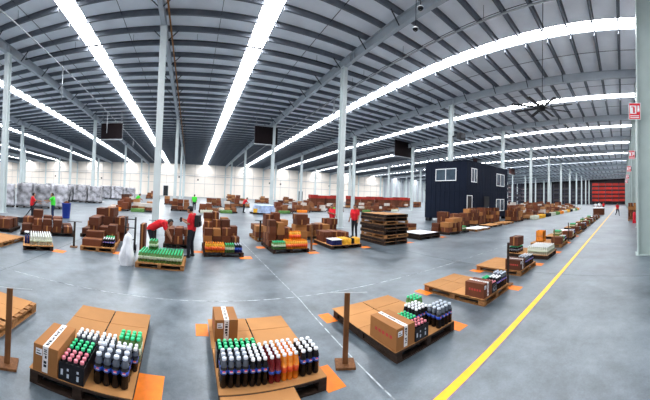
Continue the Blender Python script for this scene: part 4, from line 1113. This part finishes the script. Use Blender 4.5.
# ---------------------------------------------------------------- hanging and mounted things
def ray_y(px, py, y):
    az = (px - 325) / F_PX; d = ROT @ Vector((math.sin(az), math.cos(az), (CY_PX - py) / F_PX)); t = y / d.y
    return Vector((d.x * t, y, EYE + d.z * t))
def screen(x0, x1, y0, y1, yy, label, m='screen'):
    a, b_ = ray_y(x0, y1, yy), ray_y(x1, y0, yy); w_, h_ = b_.x - a.x, b_.z - a.z
    o = empty('display_board', (a.x, yy, a.z)); tag(o, label, 'board')
    MB().box(0, w_, 0, .10, 0, h_, M['rod']).build('case', o)
    MB().box(.08, w_ - .08, -.01, -.001, .14, h_ - .08, M[m]).build('face', o)
    MB().box(0, w_, -.06, 0, -.02, .10, M['pipe']).build('bottom_rail', o); MB().box(0, w_, -.03, 0, h_ - .06, h_, M['pipe']).build('top_rail', o)
    for u in (.2, w_ - .2): MB().tube((u, .05, h_), (u, .05, zr(yy) - a.z - .02), .025, .025, M['pipe']).build('hanger', o)
    return o
screen(100.5, 123, 122.5, 140, 32.6, 'dark display board hung high at the left white column')
screen(254, 278, 127.5, 144, 32.6, 'dark display board hung in the middle beside a white column')
screen(394.5, 412, 142, 156, 32.6, 'dark display board hung left above the office')
screen(473, 482, 158, 166.5, 32.6, 'small brown display board seen above the office roof', 'screen_brown')
screen(509, 515, 167, 174, 32.6, 'small brown display board right of the office', 'screen_brown')
sp = empty('loudspeaker', (21.3, 14.6, 7.9)); tag(sp, 'black loudspeaker box fixed to the column above the office', 'loudspeaker')
MB().box(-.05, .75, -.3, .2, 0, .55, M['black']).build('cabinet', sp); MB().box(0, .70, -.32, -.301, .06, .49, M['rod']).build('grille', sp); MB().box(-.05, .1, .2, .685, .2, .32, M['rod']).build('bracket', sp)
# big ceiling fan
fx_, fy_ = 13.3, 4.05
fz = 6.95
fa = empty('ceiling_fan', (fx_, fy_, fz)); tag(fa, 'large black eight-bladed ceiling fan on a long thin rod', 'ceiling fan')
MB().lathe([(.05, -.16), (.17, -.14), (.19, 0), (.10, .12), (.04, .22)], [M['black']] * 5, 14).build('hub', fa)
MB().tube((0, 0, .2), (0, 0, zr(fy_) - fz - .02), .02, .02, M['rod']).build('rod', fa)
for k in range(8):
    a = k * math.pi / 4 - .12; T = Matrix.Rotation(a, 4, 'Z') @ Matrix.Rotation(.18, 4, 'X')
    MB().box(.15, 1.6, -.085, .085, -.02, .005, M['black'], T).build('blade', fa)
# dome cameras under the rafter
for px, py, yy, l in ((415.5, 29, 8.9, 'small dome camera with a pale ring hung below the near rafter'), (420.5, 8, 8.3, 'small pale bell camera fixed at the near rafter')):
    p = ray_y(px, py, yy); o = empty('dome_camera', p); tag(o, l, 'camera')
    MB().lathe([(.05, -.10), (.11, -.06), (.14, 0), (.14, .05), (.05, .09)], [M['black'], M['black'], M['frame'], M['frame'], M['frame']], 14).build('dome', o)
    MB().tube((0, 0, .08), (0, 0, max(.2, zr(yy) - p.z - .03)), .015, .015, M['rod']).build('rod', o)
# sprinkler and conduit pipes along the roof
def roof_pipe(x, y0, y1, dz, r, label, drops=(), m='pipe'):
    o = empty('roof_pipe', (x, 0, 0)); tag(o, label, 'pipe')
    MB().tube((0, y0, zr(y0) - dz), (0, y1, zr(y1) - dz), r, r, M[m]).build('pipe', o)
    for y in range(int(y0) + 2, int(y1), 6): MB().tube((0, y, zr(y) - dz), (0, y, zr(y) - .01), .012, .012, M['rod'], 6).build('hanger', o)
    for y, L in drops: MB().tube((0, y, zr(y) - dz - L), (0, y, zr(y) - dz), r * .9, r * .9, M[m]).build('drop', o)
roof_pipe(-9.9, YF, 78, .85, .04, 'thin pale roof pipe left with short drop pipes', ((11.3, 1.9), (18.9, 2.6), (30.5, 2.4), (45, 2.4)))
roof_pipe(12.3, YF, 78, .85, .05, 'pale roof pipe crossing above the middle column toward the right', ((22, 2.0),))
roof_pipe(-1.5, YF, 60, .95, .05, 'rust brown conduit running beside the rafter above the middle left column', (), 'wood')
cp = empty('roof_cable', (0, 17.4, 0)); tag(cp, 'dark service cable running crosswise under the roof', 'cable')
MB().tube((-40, 0, zr(17.4) - .45), (40, 0, zr(17.4) - .45), .05, .05, M['rod']).build('cable', cp)
for k in range(-9, 10): MB().tube((k * 4.1, 0, zr(17.4) - .45), (k * 4.1, 0, zr(17.4) - .01), .012, .012, M['rod'], 6).build('hanger', cp)
# red safety signs along the right columns
for k, x in enumerate((11.16, 22.15, 32.55, 43.85, 55.35)):
    o = empty('safety_sign', (x, -.50 if k == 0 else -.75, 5.55)); tag(o, 'red and white fire equipment sign on the %s right column' % words[k], 'sign')
    MB().box(-.012, .012, -.26, .24, -.02, .68, M['frame']).build('panel', o)
    MB().box(-.018, -.012, -.235, .215, .005, .655, M['signred']).build('red_field', o)
    MB().box(-.021, -.018, -.08, .19, .22, .56, M['frame']).build('white_square', o)
    MB().box(-.024, -.021, -.02, .06, .25, .48, M['signred']).box(-.024, -.021, .0, .13, .48, .52, M['signred']).build('pictogram', o)
    MB().box(-.021, -.018, -.20, -.12, .30, .56, M['frame']).build('arrow', o)
    for z in (.05, .12): MB().box(-.021, -.018, -.19, .17, z, z + .03, M['frame']).build('text_line', o)
    (MB().box(.012, .032, -.22, -.12, .1, .6, M['rod']) if k == 0 else MB().box(-.01, .01, -.34, -.26, .1, .6, M['rod'])).build('bracket', o)
# doors in the back wall
for k, (px, nm) in enumerate(((165.5, 'left'), (300.5, 'right'))):
    p = ray_y(px, 195, YB - .03); o = empty('door_%d' % (k + 1), (p.x, YB - .02, 0)); tag(o, kind='structure')
    MB().box(-.65, .65, -.05, 0, 0, 2.9, M['black']).build('leaf', o); MB().box(-.75, -.65, -.07, 0, 0, 3.0, M['rafter']).box(.65, .75, -.07, 0, 0, 3.0, M['rafter']).box(-.75, .75, -.07, 0, 2.9, 3.0, M['rafter']).build('frame', o)
